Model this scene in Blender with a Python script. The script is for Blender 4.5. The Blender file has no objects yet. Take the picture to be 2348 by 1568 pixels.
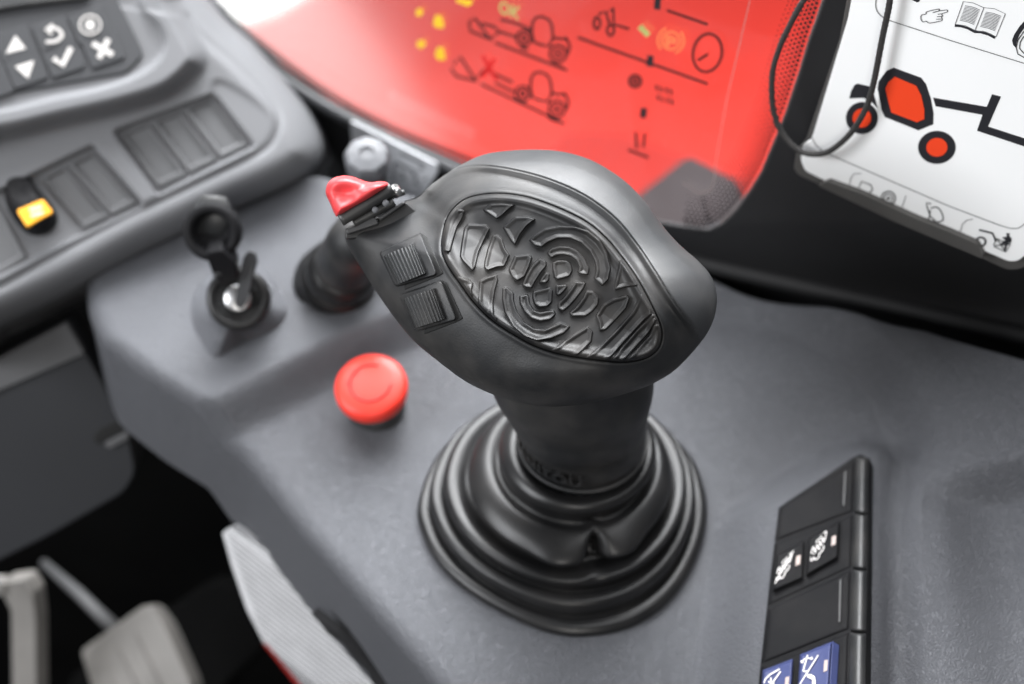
import bpy, bmesh, math, random
import numpy as np
from mathutils import Vector, Matrix
random.seed(7)
sc = bpy.context.scene
# ------------------------------------------------------------------ camera
PW, PH, F = 2347.0, 1568.0, 3912.0
PITCH = math.radians(50)
HC = 0.55
cam_d = bpy.data.cameras.new('camera'); cam = bpy.data.objects.new('camera', cam_d)
sc.collection.objects.link(cam); sc.camera = cam
cam.location = (0, 0, HC); cam.rotation_euler = (math.radians(90) - PITCH, 0, 0)
cam_d.sensor_width = 36; cam_d.lens = F / PW * 36; cam_d.clip_start = 0.02; cam_d.clip_end = 50
cam_d.dof.use_dof = True; cam_d.dof.focus_distance = 0.534; cam_d.dof.aperture_fstop = 7.0
cam_d.dof.aperture_blades = 0
# ------------------------------------------------------------------ world and lamps
w = bpy.data.worlds.new('World'); sc.world = w; w.use_nodes = True
bg = w.node_tree.nodes['Background']; bg.inputs[0].default_value = (0.92, 0.95, 1.0, 1); bg.inputs[1].default_value = 0.10
def area(name, loc, target, sx, sy, energy, col=(1, 1, 1)):
    l = bpy.data.lights.new(name, 'AREA'); l.shape = 'RECTANGLE'; l.size = sx; l.size_y = sy
    l.energy = energy; l.color = col
    o = bpy.data.objects.new(name, l); sc.collection.objects.link(o); o.location = loc
    o.rotation_euler = (Vector(target) - Vector(loc)).to_track_quat('-Z', 'Y').to_euler()
    return o
wl = area('windscreen_daylight', (-0.15, 1.08, 1.02), (0, 0.42, 0.08), 1.3, 0.7, 7.0, (0.97, 0.98, 1.0))
wl.data.spread = math.radians(80)
area('roof_daylight', (0.34, 0.30, 1.30), (0.16, 0.42, 0.0), 0.7, 0.6, 5.0, (0.97, 0.98, 1.0))
area('door_daylight', (-0.95, 0.0, 0.60), (0.05, 0.42, 0.08), 0.6, 0.6, 11.0, (0.95, 0.97, 1.0))
area('rear_daylight', (-0.05, -0.75, 0.80), (0.05, 0.42, 0.05), 0.5, 0.3, 4.0, (1.0, 0.97, 0.93))
wl2 = area('side_window_daylight', (0.20, 1.30, 0.72), (0.05, 0.42, 0.12), 1.2, 0.5, 8.5, (0.96, 0.98, 1.0))
wl2.data.spread = math.radians(80)
area('bonnet_glare_lamp', (-1.15, 2.4, -0.30), (-0.15, 1.0, -0.30), 1.0, 1.1, 10, (1, 0.99, 0.98))  # unseen lamp added only to mirror as pale glare on the red bonnet
yl = area('yard_daylight', (-0.6, 2.4, 0.6), (-0.4, 1.9, -0.8), 0.8, 0.8, 14, (1, 1, 1)); yl.data.spread = math.radians(100)
sc.view_settings.view_transform = 'Standard'; sc.view_settings.look = 'None'
sc.view_settings.exposure = 0.38; sc.view_settings.gamma = 1; sc.view_settings.use_curve_mapping = False
sc.cycles.use_denoising = True
sc.cycles.max_bounces = 8
# ------------------------------------------------------------------ helpers
COL = sc.collection
FW = np.array([0, math.cos(PITCH), -math.sin(PITCH)]); UP = np.array([0, math.sin(PITCH), math.cos(PITCH)])
CP = np.array([0, 0, HC])
def ray(px, py):
    px = np.asarray(px, float); py = np.asarray(py, float)
    x = (px - PW / 2) / F; y = (PH / 2 - py) / F
    return np.stack([x, FW[1] + y * UP[1], FW[2] + y * UP[2]], -1)
def dpt(px, py, d): return CP + ray(px, py) * np.asarray(d, float)[..., None]
def zdepth(px, py, z): return (np.asarray(z, float) - HC) / ray(px, py)[..., 2]
def zpt(px, py, z): return dpt(px, py, zdepth(px, py, z))
def plane(a, b, c):
    """depth field of the plane through three (pixel, pixel, depth) points"""
    m = np.array([[1, q[0], q[1]] for q in (a, b, c)], float)
    k = np.linalg.solve(m, np.array([1 / q[2] for q in (a, b, c)]))
    return lambda x, y: 1 / (k[0] + k[1] * np.asarray(x, float) + k[2] * np.asarray(y, float))
def flatz(z): return lambda x, y: zdepth(x, y, z)
def V3(p): return Vector((float(p[0]), float(p[1]), float(p[2])))
def link(name, verts, faces, mat, parent=None, smooth=True):
    me = bpy.data.meshes.new(name); me.from_pydata([tuple(map(float, v)) for v in verts], [], [tuple(map(int, f)) for f in faces])
    me.update()
    if smooth:
        me.polygons.foreach_set('use_smooth', [True] * len(me.polygons))
    o = bpy.data.objects.new(name, me); COL.objects.link(o)
    if mat: me.materials.append(mat)
    if parent: o.parent = parent
    return o
def fixn(o):
    bm = bmesh.new(); bm.from_mesh(o.data); bmesh.ops.recalc_face_normals(bm, faces=bm.faces); bm.to_mesh(o.data); bm.free(); return o
def thing(name, label, cat, group=None, loc=None):
    o = bpy.data.objects.new(name, None); COL.objects.link(o)
    o['label'] = label; o['category'] = cat
    if group: o['group'] = group
    o.empty_display_size = 0.01
    if loc is not None: PEND.append((o, V3(loc)))
    return o
PEND = []
def tag(o, label, cat, group=None):
    o['label'] = label; o['category'] = cat
    if group: o['group'] = group
    return o
def struct(o, kind='structure'): o['kind'] = kind; return o
def smooth_pts(pts, n=8, closed=True):
    P = np.array(pts, float); N = len(P); out = []
    rng = range(N if closed else N - 1)
    for i in rng:
        if closed: p0, p1, p2, p3 = P[(i - 1) % N], P[i], P[(i + 1) % N], P[(i + 2) % N]
        else: p0, p1, p2, p3 = P[max(i - 1, 0)], P[i], P[i + 1], P[min(i + 2, N - 1)]
        for k in range(n):
            t = k / n
            out.append(0.5 * (2 * p1 + (p2 - p0) * t + (2 * p0 - 5 * p1 + 4 * p2 - p3) * t * t + (3 * p1 - p0 - 3 * p2 + p3) * t ** 3))
    if not closed: out.append(P[-1])
    return np.array(out)
def corner_round(pts, r=8, n=5):
    """round the corners of a polygon (pixels)"""
    P = np.array(pts, float); N = len(P); out = []
    for i in range(N):
        a, b, c = P[i - 1], P[i], P[(i + 1) % N]
        la = np.linalg.norm(a - b); lc = np.linalg.norm(c - b)
        rr = min(r, la * 0.45, lc * 0.45)
        p = b + (a - b) / max(la, 1e-6) * rr; q = b + (c - b) / max(lc, 1e-6) * rr
        for k in range(n + 1):
            t = k / n
            out.append((1 - t) ** 2 * p + 2 * t * (1 - t) * b + t * t * q)
    return np.array(out)
def sdf(poly, X, Y, closed=True):
    """signed distance, negative inside"""
    P = np.array(poly, float); d = np.full(X.shape, 1e9); ins = np.zeros(X.shape, bool); N = len(P)
    for i in range(N if closed else N - 1):
        a = P[i]; b = P[(i + 1) % N]; e = b - a
        wx = X - a[0]; wy = Y - a[1]
        t = np.clip((wx * e[0] + wy * e[1]) / max(e @ e, 1e-12), 0, 1)
        d = np.minimum(d, (wx - e[0] * t) ** 2 + (wy - e[1] * t) ** 2)
        if closed and a[1] != b[1]:
            c = ((a[1] > Y) != (b[1] > Y)) & (X < (b[0] - a[0]) * (Y - a[1]) / (b[1] - a[1]) + a[0])
            ins ^= c
    d = np.sqrt(d)
    return np.where(ins, -d, d) if closed else d
def ss(a, b, x):
    t = np.clip((np.asarray(x, float) - a) / (b - a), 0, 1); return t * t * (3 - 2 * t)
def gridfaces(nr, nc, off=0, mask=None):
    i, j = np.meshgrid(np.arange(nr - 1), np.arange(nc - 1), indexing='ij')
    a = off + i * nc + j
    f = np.stack([a, a + 1, a + nc + 1, a + nc], -1)
    if mask is not None: return f[mask]
    return f.reshape(-1, 4)
def sheet(name, pos, mat, parent=None, mask=None, smooth=True):
    nr, nc = pos.shape[:2]
    return link(name, pos.reshape(-1, 3), gridfaces(nr, nc, 0, mask), mat, parent, smooth)
def slab(name, poly, D, h, thick, mat, parent=None, bev=0.0, seg=2, smooth=False):
    """solid plate: outline in photo coordinates carried onto a real plane, with real thickness"""
    P = np.array(poly, float)
    d = D(P[:, 0], P[:, 1]) - h
    top = dpt(P[:, 0], P[:, 1], d)
    c = top.mean(0); 
    n = np.zeros(3)
    for i in range(len(top)): n += np.cross(top[i] - c, top[(i + 1) % len(top)] - c)
    n /= np.linalg.norm(n)
    if n @ (CP - c) < 0: n = -n
    bot = top - n * thick
    N = len(P); vs = list(top) + list(bot)
    fs = [list(range(N)), list(range(2 * N - 1, N - 1, -1))] + [[i, i + N, (i + 1) % N + N, (i + 1) % N] for i in range(N)]
    o = link(name, vs, fs, mat, parent, smooth); fixn(o)
    if bev > 0:
        m = o.modifiers.new('bevel', 'BEVEL'); m.width = bev; m.segments = seg; m.limit_method = 'ANGLE'; m.angle_limit = math.radians(50)
        o.data.polygons.foreach_set('use_smooth', [True] * len(o.data.polygons)); 
        w2 = o.modifiers.new('wn', 'WEIGHTED_NORMAL'); w2.keep_sharp = False
    return o
def ribbons(name, lines, width, D, h, mat, parent=None, th=0.00015, closed=False):
    """printed strokes: thin strips with a little thickness lying on a surface"""
    vs, fs = [], []
    for ln in lines:
        wd = width
        if isinstance(ln, tuple) and len(ln) == 2 and np.ndim(ln[1]) == 0: ln, wd = ln
        P = np.array(ln, float)
        cl = closed or (len(P) > 3 and np.allclose(P[0], P[-1]))
        if cl and np.allclose(P[0], P[-1]): P = P[:-1]
        N = len(P); T = np.zeros_like(P)
        for i in range(N):
            a = P[(i - 1) % N] if (cl or i > 0) else P[i]; b = P[(i + 1) % N] if (cl or i < N - 1) else P[i]
            T[i] = (b - a) / max(np.linalg.norm(b - a), 1e-6)
        Nn = np.stack([-T[:, 1], T[:, 0]], -1) * wd / 2
        L = P + Nn; R = P - Nn; b0 = len(vs)
        for q, hh in ((L, h + th), (R, h + th), (L, h - th), (R, h - th)):
            vs += list(dpt(q[:, 0], q[:, 1], D(q[:, 0], q[:, 1]) - hh))
        for i in range(N if cl else N - 1):
            j = (i + 1) % N
            fs.append([b0 + i, b0 + j, b0 + N + j, b0 + N + i])
            fs.append([b0 + i, b0 + 2 * N + i, b0 + 2 * N + j, b0 + j])
            fs.append([b0 + N + i, b0 + N + j, b0 + 3 * N + j, b0 + 3 * N + i])
        if not cl:
            for i in (0, N - 1): fs.append([b0 + i, b0 + N + i, b0 + 3 * N + i, b0 + 2 * N + i])
    return link(name, vs, fs, mat, parent, False)
def discs(name, items, D, h, mat, parent=None, n=10):
    vs, fs = [], []
    for (x, y, r) in items:
        a = np.arange(n) * 2 * math.pi / n
        rx, ry = (r if np.ndim(r) else (r, r))
        X = x + rx * np.cos(a); Y = y + ry * np.sin(a); b = len(vs)
        vs += list(dpt(X, Y, D(X, Y) - h)); fs.append(list(range(b, b + n)))
    return link(name, vs, fs, mat, parent, False)
def ell(cx, cy, rx, ry=None, n=32, rot=0, a0=0, a1=360):
    ry = rx if ry is None else ry
    a = np.radians(np.linspace(a0, a1, n)); x = rx * np.cos(a); y = ry * np.sin(a); c, s = math.cos(math.radians(rot)), math.sin(math.radians(rot))
    return np.stack([cx + c * x - s * y, cy + s * x + c * y], -1)
def tube(name, pts, rad, mat, parent=None, n=12, twist=0.0, caps=True):
    P = np.array(pts, float); N = len(P); rad = np.broadcast_to(np.asarray(rad, float), (N,))
    T = np.gradient(P, axis=0); T /= np.linalg.norm(T, axis=1)[:, None]
    nrm = np.cross(T[0], [0.3, 0.2, 0.9]); nrm /= np.linalg.norm(nrm); vs = []
    L = 0
    for i in range(N):
        nrm = nrm - T[i] * (nrm @ T[i]); nrm /= np.linalg.norm(nrm); b = np.cross(T[i], nrm)
        if i: L += np.linalg.norm(P[i] - P[i - 1])
        for k in range(n):
            a = 2 * math.pi * k / n
            r = rad[i]
            if twist: r = r * (1 + 0.13 * abs(math.sin(1.5 * a + L * twist)) + 0.13 * abs(math.sin(1.5 * a - L * twist)) - 0.12)
            vs.append(P[i] + r * (math.cos(a) * nrm + math.sin(a) * b))
    fs = [[i * n + k, i * n + (k + 1) % n, (i + 1) * n + (k + 1) % n, (i + 1) * n + k] for i in range(N - 1) for k in range(n)]
    if caps: fs += [list(range(n))[::-1], list(range((N - 1) * n, N * n))]
    return fixn(link(name, vs, fs, mat, parent))
def lathe(name, org, axis, prof, mat, parent=None, n=64, smooth=True, ref=None):
    org = np.array(org, float); ax = np.array(axis, float); ax /= np.linalg.norm(ax)
    u = np.cross(ax, [0.1, 1, 0.05] if ref is None else ref); u /= np.linalg.norm(u); v = np.cross(ax, u)
    vs = []
    for (r, z) in prof:
        for k in range(n):
            a = 2 * math.pi * k / n
            vs.append(org + ax * z + r * (math.cos(a) * u + math.sin(a) * v))
    M = len(prof)
    fs = [[i * n + k, i * n + (k + 1) % n, (i + 1) * n + (k + 1) % n, (i + 1) * n + k] for i in range(M - 1) for k in range(n)]
    fs += [list(range(n))[::-1], list(range((M - 1) * n, M * n))]
    o = fixn(link(name, vs, fs, mat, parent, smooth))
    return o
def glyphs(name, string, quad, D, h, mat, parent=None, bold=0.0, fit=True):
    """lettering from the built-in font laid onto a surface; quad = top-left, top-right, bottom-right, bottom-left"""
    c = bpy.data.curves.new('txt', 'FONT'); c.body = string; c.resolution_u = 3; c.offset = bold
    o = bpy.data.objects.new('txt', c); COL.objects.link(o)
    dg = bpy.context.evaluated_depsgraph_get(); me = o.evaluated_get(dg).to_mesh()
    vs = np.array([v.co[:] for v in me.vertices]); fs = [list(p.vertices) for p in me.polygons]
    o.to_mesh_clear(); bpy.data.objects.remove(o)
    x0, x1, y0, y1 = vs[:, 0].min(), vs[:, 0].max(), vs[:, 1].min(), vs[:, 1].max()
    s = (vs[:, 0] - x0) / (x1 - x0); t = 1 - (vs[:, 1] - y0) / (y1 - y0); q = np.array(quad, float)
    P = (q[0] * ((1 - s) * (1 - t))[:, None] + q[1] * (s * (1 - t))[:, None] + q[2] * (s * t)[:, None] + q[3] * ((1 - s) * t)[:, None])
    return link(name, dpt(P[:, 0], P[:, 1], D(P[:, 0], P[:, 1]) - h), fs, mat, parent, False)
def bil(q, s, t):
    q = np.array(q, float); s = s[..., None]; t = t[..., None]
    return q[0] * (1 - s) * (1 - t) + q[1] * s * (1 - t) + q[2] * s * t + q[3] * (1 - s) * t
def quad_relief(name, quad, D, hf, mat, parent=None, ns=40, nt=30, base=-0.004, smooth=True):
    """closed block: top surface height hf(s,t) over a quad, with side walls down to base"""
    s, t = np.meshgrid(np.linspace(0, 1, ns), np.linspace(0, 1, nt)); P = bil(quad, s, t)
    h = hf(s, t); d = D(P[..., 0], P[..., 1])
    Pp = np.pad(P, ((1, 1), (1, 1), (0, 0)), 'edge'); dd = np.pad(d, 1, 'edge'); hh = np.pad(h, 1, 'constant', constant_values=base)
    return sheet(name, dpt(Pp[..., 0], Pp[..., 1], dd - hh), mat, parent, None, smooth)
def star_relief(name, outline, c, D, hfun, hback, mat, parent=None, nth=200, nr=40, bfun=None, split=None):
    """closed body whose rim follows an outline, front bulging towards +h and back towards -h"""
    O = np.array(outline, float); ang = np.arctan2(O[:, 1] - c[1], O[:, 0] - c[0]); rad = np.hypot(O[:, 0] - c[0], O[:, 1] - c[1])
    k = np.argsort(ang); ang = ang[k]; rad = rad[k]
    th = np.linspace(-math.pi, math.pi, nth, endpoint=False)
    R = np.interp(th, np.r_[ang[-1] - 2 * math.pi, ang, ang[0] + 2 * math.pi], np.r_[rad[-1], rad, rad[0]])
    ph = np.linspace(0, math.pi / 2, nr); rr = np.sin(ph)
    X = c[0] + rr[:, None] * (R * np.cos(th))[None]; Y = c[1] + rr[:, None] * (R * np.sin(th))[None]
    RR = np.broadcast_to(rr[:, None], X.shape)
    f = dpt(X, Y, D(X, Y) - hfun(X, Y, RR)); b = dpt(X, Y, D(X, Y) + hback * (np.sqrt(np.clip(1 - RR ** 2, 0, 1)) if bfun is None else bfun(X, Y, RR)))
    pos = np.concatenate([f, b[::-1][1:]], 0)
    pos = np.concatenate([pos, pos[:, :1]], 1)
    if split is not None:
        F2 = np.concatenate([X, X[::-1][1:]], 0); G2 = np.concatenate([Y, Y[::-1][1:]], 0); mk_ = split[0](F2, G2)
        mk_[nr + 8:] = True
        mk_ = np.concatenate([mk_, mk_[:, :1]], 1)[:-1, :-1]
        sheet(split[1], pos, split[2], parent, mk_); return sheet(name, pos, mat, parent, ~mk_)
    o = sheet(name, pos, mat, parent)
    bm = bmesh.new(); bm.from_mesh(o.data); bmesh.ops.remove_doubles(bm, verts=bm.verts, dist=1e-7); bmesh.ops.recalc_face_normals(bm, faces=bm.faces); bm.to_mesh(o.data); bm.free()
    return o
def patch(name, poly, D, h, mat, parent=None, step=1.2, edge=2.2, drop=0.004, fun=None):
    P = np.array(poly, float); X, Y = np.meshgrid(np.arange(P[:, 0].min() - 4, P[:, 0].max() + 4, step), np.arange(P[:, 1].min() - 4, P[:, 1].max() + 4, step))
    d = sdf(P, X, Y); hh = h + (fun(X, Y) if fun is not None else 0) - 0.0004 * ss(-edge, 0, d) - drop * ss(0, edge, d)
    return sheet(name, dpt(X, Y, D(X, Y) - hh), mat, parent, (d < edge * 1.0)[:-1, :-1])
# ------------------------------------------------------------------ materials
def mat(name, col, rough=0.5, metal=0.0, bump=0.0, bscale=2000, kind='noise', var=0.0, vscale=60, coat=0.0, crough=0.08, spec=0.5, dust=0.0, rvar=0.0, sheen=0.0):
    m = bpy.data.materials.new(name); m.use_nodes = True; nt = m.node_tree; b = nt.nodes['Principled BSDF']
    b.inputs['Base Color'].default_value = (*col, 1); b.inputs['Roughness'].default_value = rough; b.inputs['Metallic'].default_value = metal
    b.inputs['Coat Weight'].default_value = coat; b.inputs['Coat Roughness'].default_value = crough; b.inputs['Specular IOR Level'].default_value = spec
    geo = nt.nodes.new('ShaderNodeNewGeometry'); pos = geo.outputs['Position']
    N = lambda t: nt.nodes.new(t); L = nt.links.new
    def noise(scale, detail=3):
        n = N('ShaderNodeTexNoise'); n.inputs['Scale'].default_value = scale; n.inputs['Detail'].default_value = detail; L(pos, n.inputs['Vector']); return n
    colout = None
    if var > 0:
        n = noise(vscale, 5); r = N('ShaderNodeMapRange'); r.inputs[1].default_value = 0.3; r.inputs[2].default_value = 0.7
        r.inputs[3].default_value = 1 - var; r.inputs[4].default_value = 1 + var; L(n.outputs['Fac'], r.inputs[0])
        v = N('ShaderNodeVectorMath'); v.operation = 'SCALE'; v.inputs[0].default_value = col; L(r.outputs[0], v.inputs['Scale']); colout = v.outputs[0]
    if dust > 0:
        n = noise(2600, 1); r = N('ShaderNodeMapRange'); r.inputs[1].default_value = 0.79; r.inputs[2].default_value = 0.83; L(n.outputs['Fac'], r.inputs[0])
        n2 = noise(55, 4); r2 = N('ShaderNodeMapRange'); r2.inputs[1].default_value = 0.42; r2.inputs[2].default_value = 0.75; r2.inputs[4].default_value = dust * 0.25; L(n2.outputs['Fac'], r2.inputs[0])
        ad = N('ShaderNodeMath'); ad.operation = 'MULTIPLY_ADD'; ad.inputs[1].default_value = dust; L(r.outputs[0], ad.inputs[0]); L(r2.outputs[0], ad.inputs[2])
        mx = N('ShaderNodeMix'); mx.data_type = 'RGBA'; mx.inputs['B'].default_value = (0.34, 0.31, 0.28, 1)
        if colout is not None: L(colout, mx.inputs['A'])
        else: mx.inputs['A'].default_value = (*col, 1)
        L(ad.outputs[0], mx.inputs['Factor']); colout = mx.outputs['Result']
    if colout is not None: L(colout, b.inputs['Base Color'])
    if rvar > 0:
        n = noise(vscale * 1.7, 5); r = N('ShaderNodeMapRange'); r.inputs[1].default_value = 0.3; r.inputs[2].default_value = 0.7
        r.inputs[3].default_value = rough - rvar; r.inputs[4].default_value = rough + rvar; L(n.outputs['Fac'], r.inputs[0]); L(r.outputs[0], b.inputs['Roughness'])
    if bump > 0:
        bp = N('ShaderNodeBump'); bp.inputs['Strength'].default_value = bump; bp.inputs['Distance'].default_value = 0.0003
        if kind == 'noise': L(noise(bscale, 2).outputs['Fac'], bp.inputs['Height'])
        elif kind == 'leather':
            n = noise(bscale * 0.35, 2)
            wv = N('ShaderNodeVectorMath'); wv.operation = 'MULTIPLY_ADD'; wv.inputs[1].default_value = (0.0016,) * 3; L(n.outputs['Color'], wv.inputs[0]); L(pos, wv.inputs[2])
            vo = N('ShaderNodeTexVoronoi'); vo.feature = 'DISTANCE_TO_EDGE'; vo.inputs['Scale'].default_value = bscale; L(wv.outputs[0], vo.inputs['Vector'])
            r = N('ShaderNodeMapRange'); r.inputs[2].default_value = 0.22; L(vo.outputs['Distance'], r.inputs[0])
            n3 = noise(bscale * 2.2, 3); a = N('ShaderNodeMath'); a.operation = 'MULTIPLY_ADD'; a.inputs[1].default_value = 0.5; L(n3.outputs['Fac'], a.inputs[0]); L(r.outputs[0], a.inputs[2])
            L(a.outputs[0], bp.inputs['Height'])
        L(bp.outputs[0], b.inputs['Normal'])
    return m
def emit(name, col, s):
    m = bpy.data.materials.new(name); m.use_nodes = True; b = m.node_tree.nodes['Principled BSDF']
    b.inputs['Base Color'].default_value = (*col, 1); b.inputs['Emission Color'].default_value = (*col, 1); b.inputs['Emission Strength'].default_value = s; return m
M = dict(
    deck=mat('grained_grey_plastic', (0.096, 0.099, 0.110), 0.54, bump=0.95, bscale=950, kind='leather', var=0.015, vscale=14, rvar=0.02),
    dash=mat('light_grey_plastic', (0.148, 0.150, 0.157), 0.72, spec=0.3, bump=0.2, bscale=1500, var=0.05, vscale=15),
    dashd=mat('dark_grey_plastic', (0.09, 0.09, 0.093), 0.6, bump=0.2, bscale=1500),
    blank=mat('switch_blank_plastic', (0.105, 0.106, 0.110), 0.6, spec=0.3, bump=0.1, bscale=1500),
    slot=mat('gap_shade_black', (0.006, 0.006, 0.006), 0.8),  # shade inside slots put into a near-black colour
    rubber=mat('soft_touch_black_rubber', (0.013, 0.0135, 0.0145), 0.50, spec=0.38, bump=0.22, bscale=1700, var=0.12, vscale=45, dust=0.35, rvar=0.05),
    shell=mat('smooth_black_shell', (0.026, 0.027, 0.029), 0.47, spec=0.42, bump=0.2, bscale=1700, var=0.1, vscale=45, dust=0.3, rvar=0.04),
    pad=mat('moulded_tread_rubber', (0.010, 0.010, 0.0105), 0.45, spec=0.26, bump=0.07, bscale=3000, var=0.15, vscale=70, dust=0.45, rvar=0.06),
    wheel=mat('ribbed_grey_rubber', (0.030, 0.031, 0.032), 0.55, spec=0.35, bump=0.4, bscale=4200, dust=0.4),
    boot=mat('glossy_boot_rubber', (0.010, 0.010, 0.0105), 0.34, spec=0.36, bump=0.04, bscale=900, var=0.2, vscale=30, rvar=0.05, dust=0.1),
    black=mat('matt_black_trim', (0.010, 0.010, 0.011), 0.65, bump=0.3, bscale=1300, var=0.2, vscale=12),
    blackg=mat('satin_black_plastic', (0.022, 0.023, 0.024), 0.4, bump=0.12, bscale=2200, dust=0.35),
    swblk=mat('matt_switch_plastic', (0.007, 0.007, 0.008), 0.65, bump=0.1, bscale=2600, dust=0.08, spec=0.13),
    void=mat('footwell_shade_black', (0.0025, 0.0025, 0.0025), 0.95, spec=0.1, var=0.5, vscale=12),  # near-black carries the shade, as the cab is not closed in
    cover=mat('dark_cover_plastic', (0.020, 0.021, 0.024), 0.6, bump=0.2, bscale=1200, var=0.1, vscale=10),
    redcap=mat('red_button_plastic', (0.86, 0.045, 0.028), 0.42, var=0.05, vscale=60, spec=0.4),
    redmark=mat('red_button_marking', (0.30, 0.012, 0.010), 0.5),
    pinkred=mat('glossy_red_plastic', (0.66, 0.05, 0.055), 0.42, spec=0.45),
    metal=mat('brushed_steel', (0.6, 0.6, 0.6), 0.28, metal=1.0),
    white=mat('white_card', (0.93, 0.935, 0.93), 0.6, var=0.015, vscale=25),
    ink=mat('black_ink', (0.018, 0.018, 0.022), 0.45),
    ink2=mat('grey_ink', (0.12, 0.12, 0.13), 0.5),
    orange=mat('orange_ink', (0.88, 0.062, 0.015), 0.4),
    frame=mat('grey_frame_plastic', (0.075, 0.072, 0.068), 0.4, bump=0.1, bscale=1500, var=0.1),
    cord=mat('braided_black_cord', (0.030, 0.028, 0.027), 0.75, bump=0.5, bscale=2500, var=0.3, vscale=900),
    blue=mat('blue_switch_plastic', (0.040, 0.052, 0.145), 0.5, spec=0.3, bump=0.1, bscale=2500, dust=0.15),
    icon=mat('white_icon_ink', (0.75, 0.72, 0.70), 0.5),
    lamp=mat('dim_indicator_lens', (0.42, 0.34, 0.31), 0.3),
    amber=mat('amber_rocker_lens', (0.95, 0.42, 0.02), 0.35),
    keyw=mat('white_key_symbol', (0.5, 0.48, 0.46), 0.5),
    sidep=mat('pale_side_panel', (0.66, 0.66, 0.675), 0.6, var=0.08, vscale=90),
    pedal=mat('worn_pedal_steel', (0.20, 0.19, 0.178), 0.55, var=0.15, vscale=30),
    label=mat('silver_label', (0.48, 0.49, 0.51), 0.45, var=0.05, vscale=60),
    knob=mat('grey_knob_plastic', (0.11, 0.113, 0.122), 0.5),
    redbody=mat('red_machine_paint', (0.50, 0.019, 0.009), 0.5, spec=0.1, coat=1.0, crough=0.22, var=0.04, vscale=4),
    redreflect=mat('red_reflection_band', (0.34, 0.020, 0.014), 0.5, spec=0.12, var=0.06, vscale=4),  # darker red that paints in a reflection on the bodywork
    tyre=mat('dark_outside_rubber', (0.020, 0.011, 0.012), 0.8, var=0.15, vscale=8),
    ground=mat('pale_yard_concrete', (0.80, 0.80, 0.78), 0.8, var=0.05, vscale=6),
    seal=mat('window_rubber_seal', (0.020, 0.021, 0.024), 0.5),
    frit=mat('black_frit_enamel', (0.012, 0.01, 0.011), 0.5),
    dec=mat('dark_red_decal_ink', (0.06, 0.006, 0.006), 0.6),
    dgreen=mat('green_decal_ink', (0.48, 0.50, 0.16), 0.6),
    dyel=mat('yellow_decal_ink', (0.95, 0.62, 0.02), 0.6),
    dor=mat('orange_decal_ink', (1.0, 0.22, 0.08), 0.6),
    dred=mat('red_decal_ink', (0.75, 0.01, 0.01), 0.6),
)
g = bpy.data.materials.new('window_glass'); g.use_nodes = True; nt = g.node_tree; nt.nodes.clear()
o_ = nt.nodes.new('ShaderNodeOutputMaterial'); tr = nt.nodes.new('ShaderNodeBsdfTransparent'); gl = nt.nodes.new('ShaderNodeBsdfGlossy'); mx = nt.nodes.new('ShaderNodeMixShader'); fr = nt.nodes.new('ShaderNodeFresnel')
gl.inputs['Roughness'].default_value = 0.02; tr.inputs[0].default_value = (0.97, 0.97, 0.97, 1); fr.inputs[0].default_value = 1.5
gg = nt.nodes.new('ShaderNodeNewGeometry'); mm = nt.nodes.new('ShaderNodeMath'); mm.operation = 'SUBTRACT'; mm.inputs[0].default_value = 1.0; mm2 = nt.nodes.new('ShaderNodeMath'); mm2.operation = 'MULTIPLY'
nt.links.new(gg.outputs['Backfacing'], mm.inputs[1]); nt.links.new(fr.outputs[0], mm2.inputs[0]); nt.links.new(mm.outputs[0], mm2.inputs[1])
nt.links.new(mm2.outputs[0], mx.inputs[0]); nt.links.new(tr.outputs[0], mx.inputs[1]); nt.links.new(gl.outputs[0], mx.inputs[2]); nt.links.new(mx.outputs[0], o_.inputs[0])
M['glass'] = g
# zoom-crop -> V coordinate converters (tracing helpers)
def Zc(x0, y0, s): return lambda pts: [((x0 + a / s) / 1.726, (y0 + b / s) / 1.726) for a, b in pts]
zp = Zc(1700, 750, 2.24); zw = Zc(1250, 650, 2.24); zs = Zc(2700, 0, 1.4256); zd = Zc(1600, 0, 1.9567); zr = Zc(2900, 1700, 1.5587); zt = Zc(3300, 0, 3.1265); zb = Zc(3100, 600, 2.469); zq = Zc(2950, 1950, 2.0745); zl = Zc(0, 0, 1.7393)

# ================================================================== STRUCTURE
# ---- console deck: sculpted heightfield with a skirt down its left side
edge_px = [(190, 600, .014), (196, 700, .014), (228, 772, .014), (340, 860, .013), (450, 935, .010), (545, 1020, .002), (620, 1115, 0), (700, 1213, 0), (800, 1325, 0), (900, 1440, 0), (1010, 1568, 0), (1150, 1730, 0), (1300, 1900, 0)]
EW = np.array([zpt(a, b, c) for a, b, c in edge_px]); EW = EW[np.argsort(EW[:, 1])]
basin_px = [(530, 975), (700, 885), (850, 812), (980, 757), (1200, 712), (1450, 695), (1640, 705), (1780, 730), (1900, 785), (1985, 850), (2040, 935), (2075, 1020), (2065, 1090), (2045, 1200), (2050, 1400), (2055, 1600), (2070, 1950), (200, 1950), (100, 1300), (300, 1100)]
BW = smooth_pts([zpt(a, b, float(np.interp(a, [1600, 2070], [0.004, 0.026])))[:2] for a, b in basin_px], 5)
back_px = [(300, 395), (730, 395), (1000, 452), (1300, 530), (1600, 616), (1900, 688), (2120, 746), (2347, 812), (2600, 895)]
KW = None
PNW = np.array([zpt(a, b, z_) for a, b, z_ in ((1977, 1045, .036), (1784, 1156, .024), (1745, 1568, .032), (1960, 1568, .044))])
_q = np.array([zpt(1977, 1040, .036), zpt(1784, 1156, .024), zpt(1960, 1568, .044)]); PNA = np.linalg.solve(np.c_[np.ones(3), _q[:, :2]], _q[:, 2])
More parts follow.
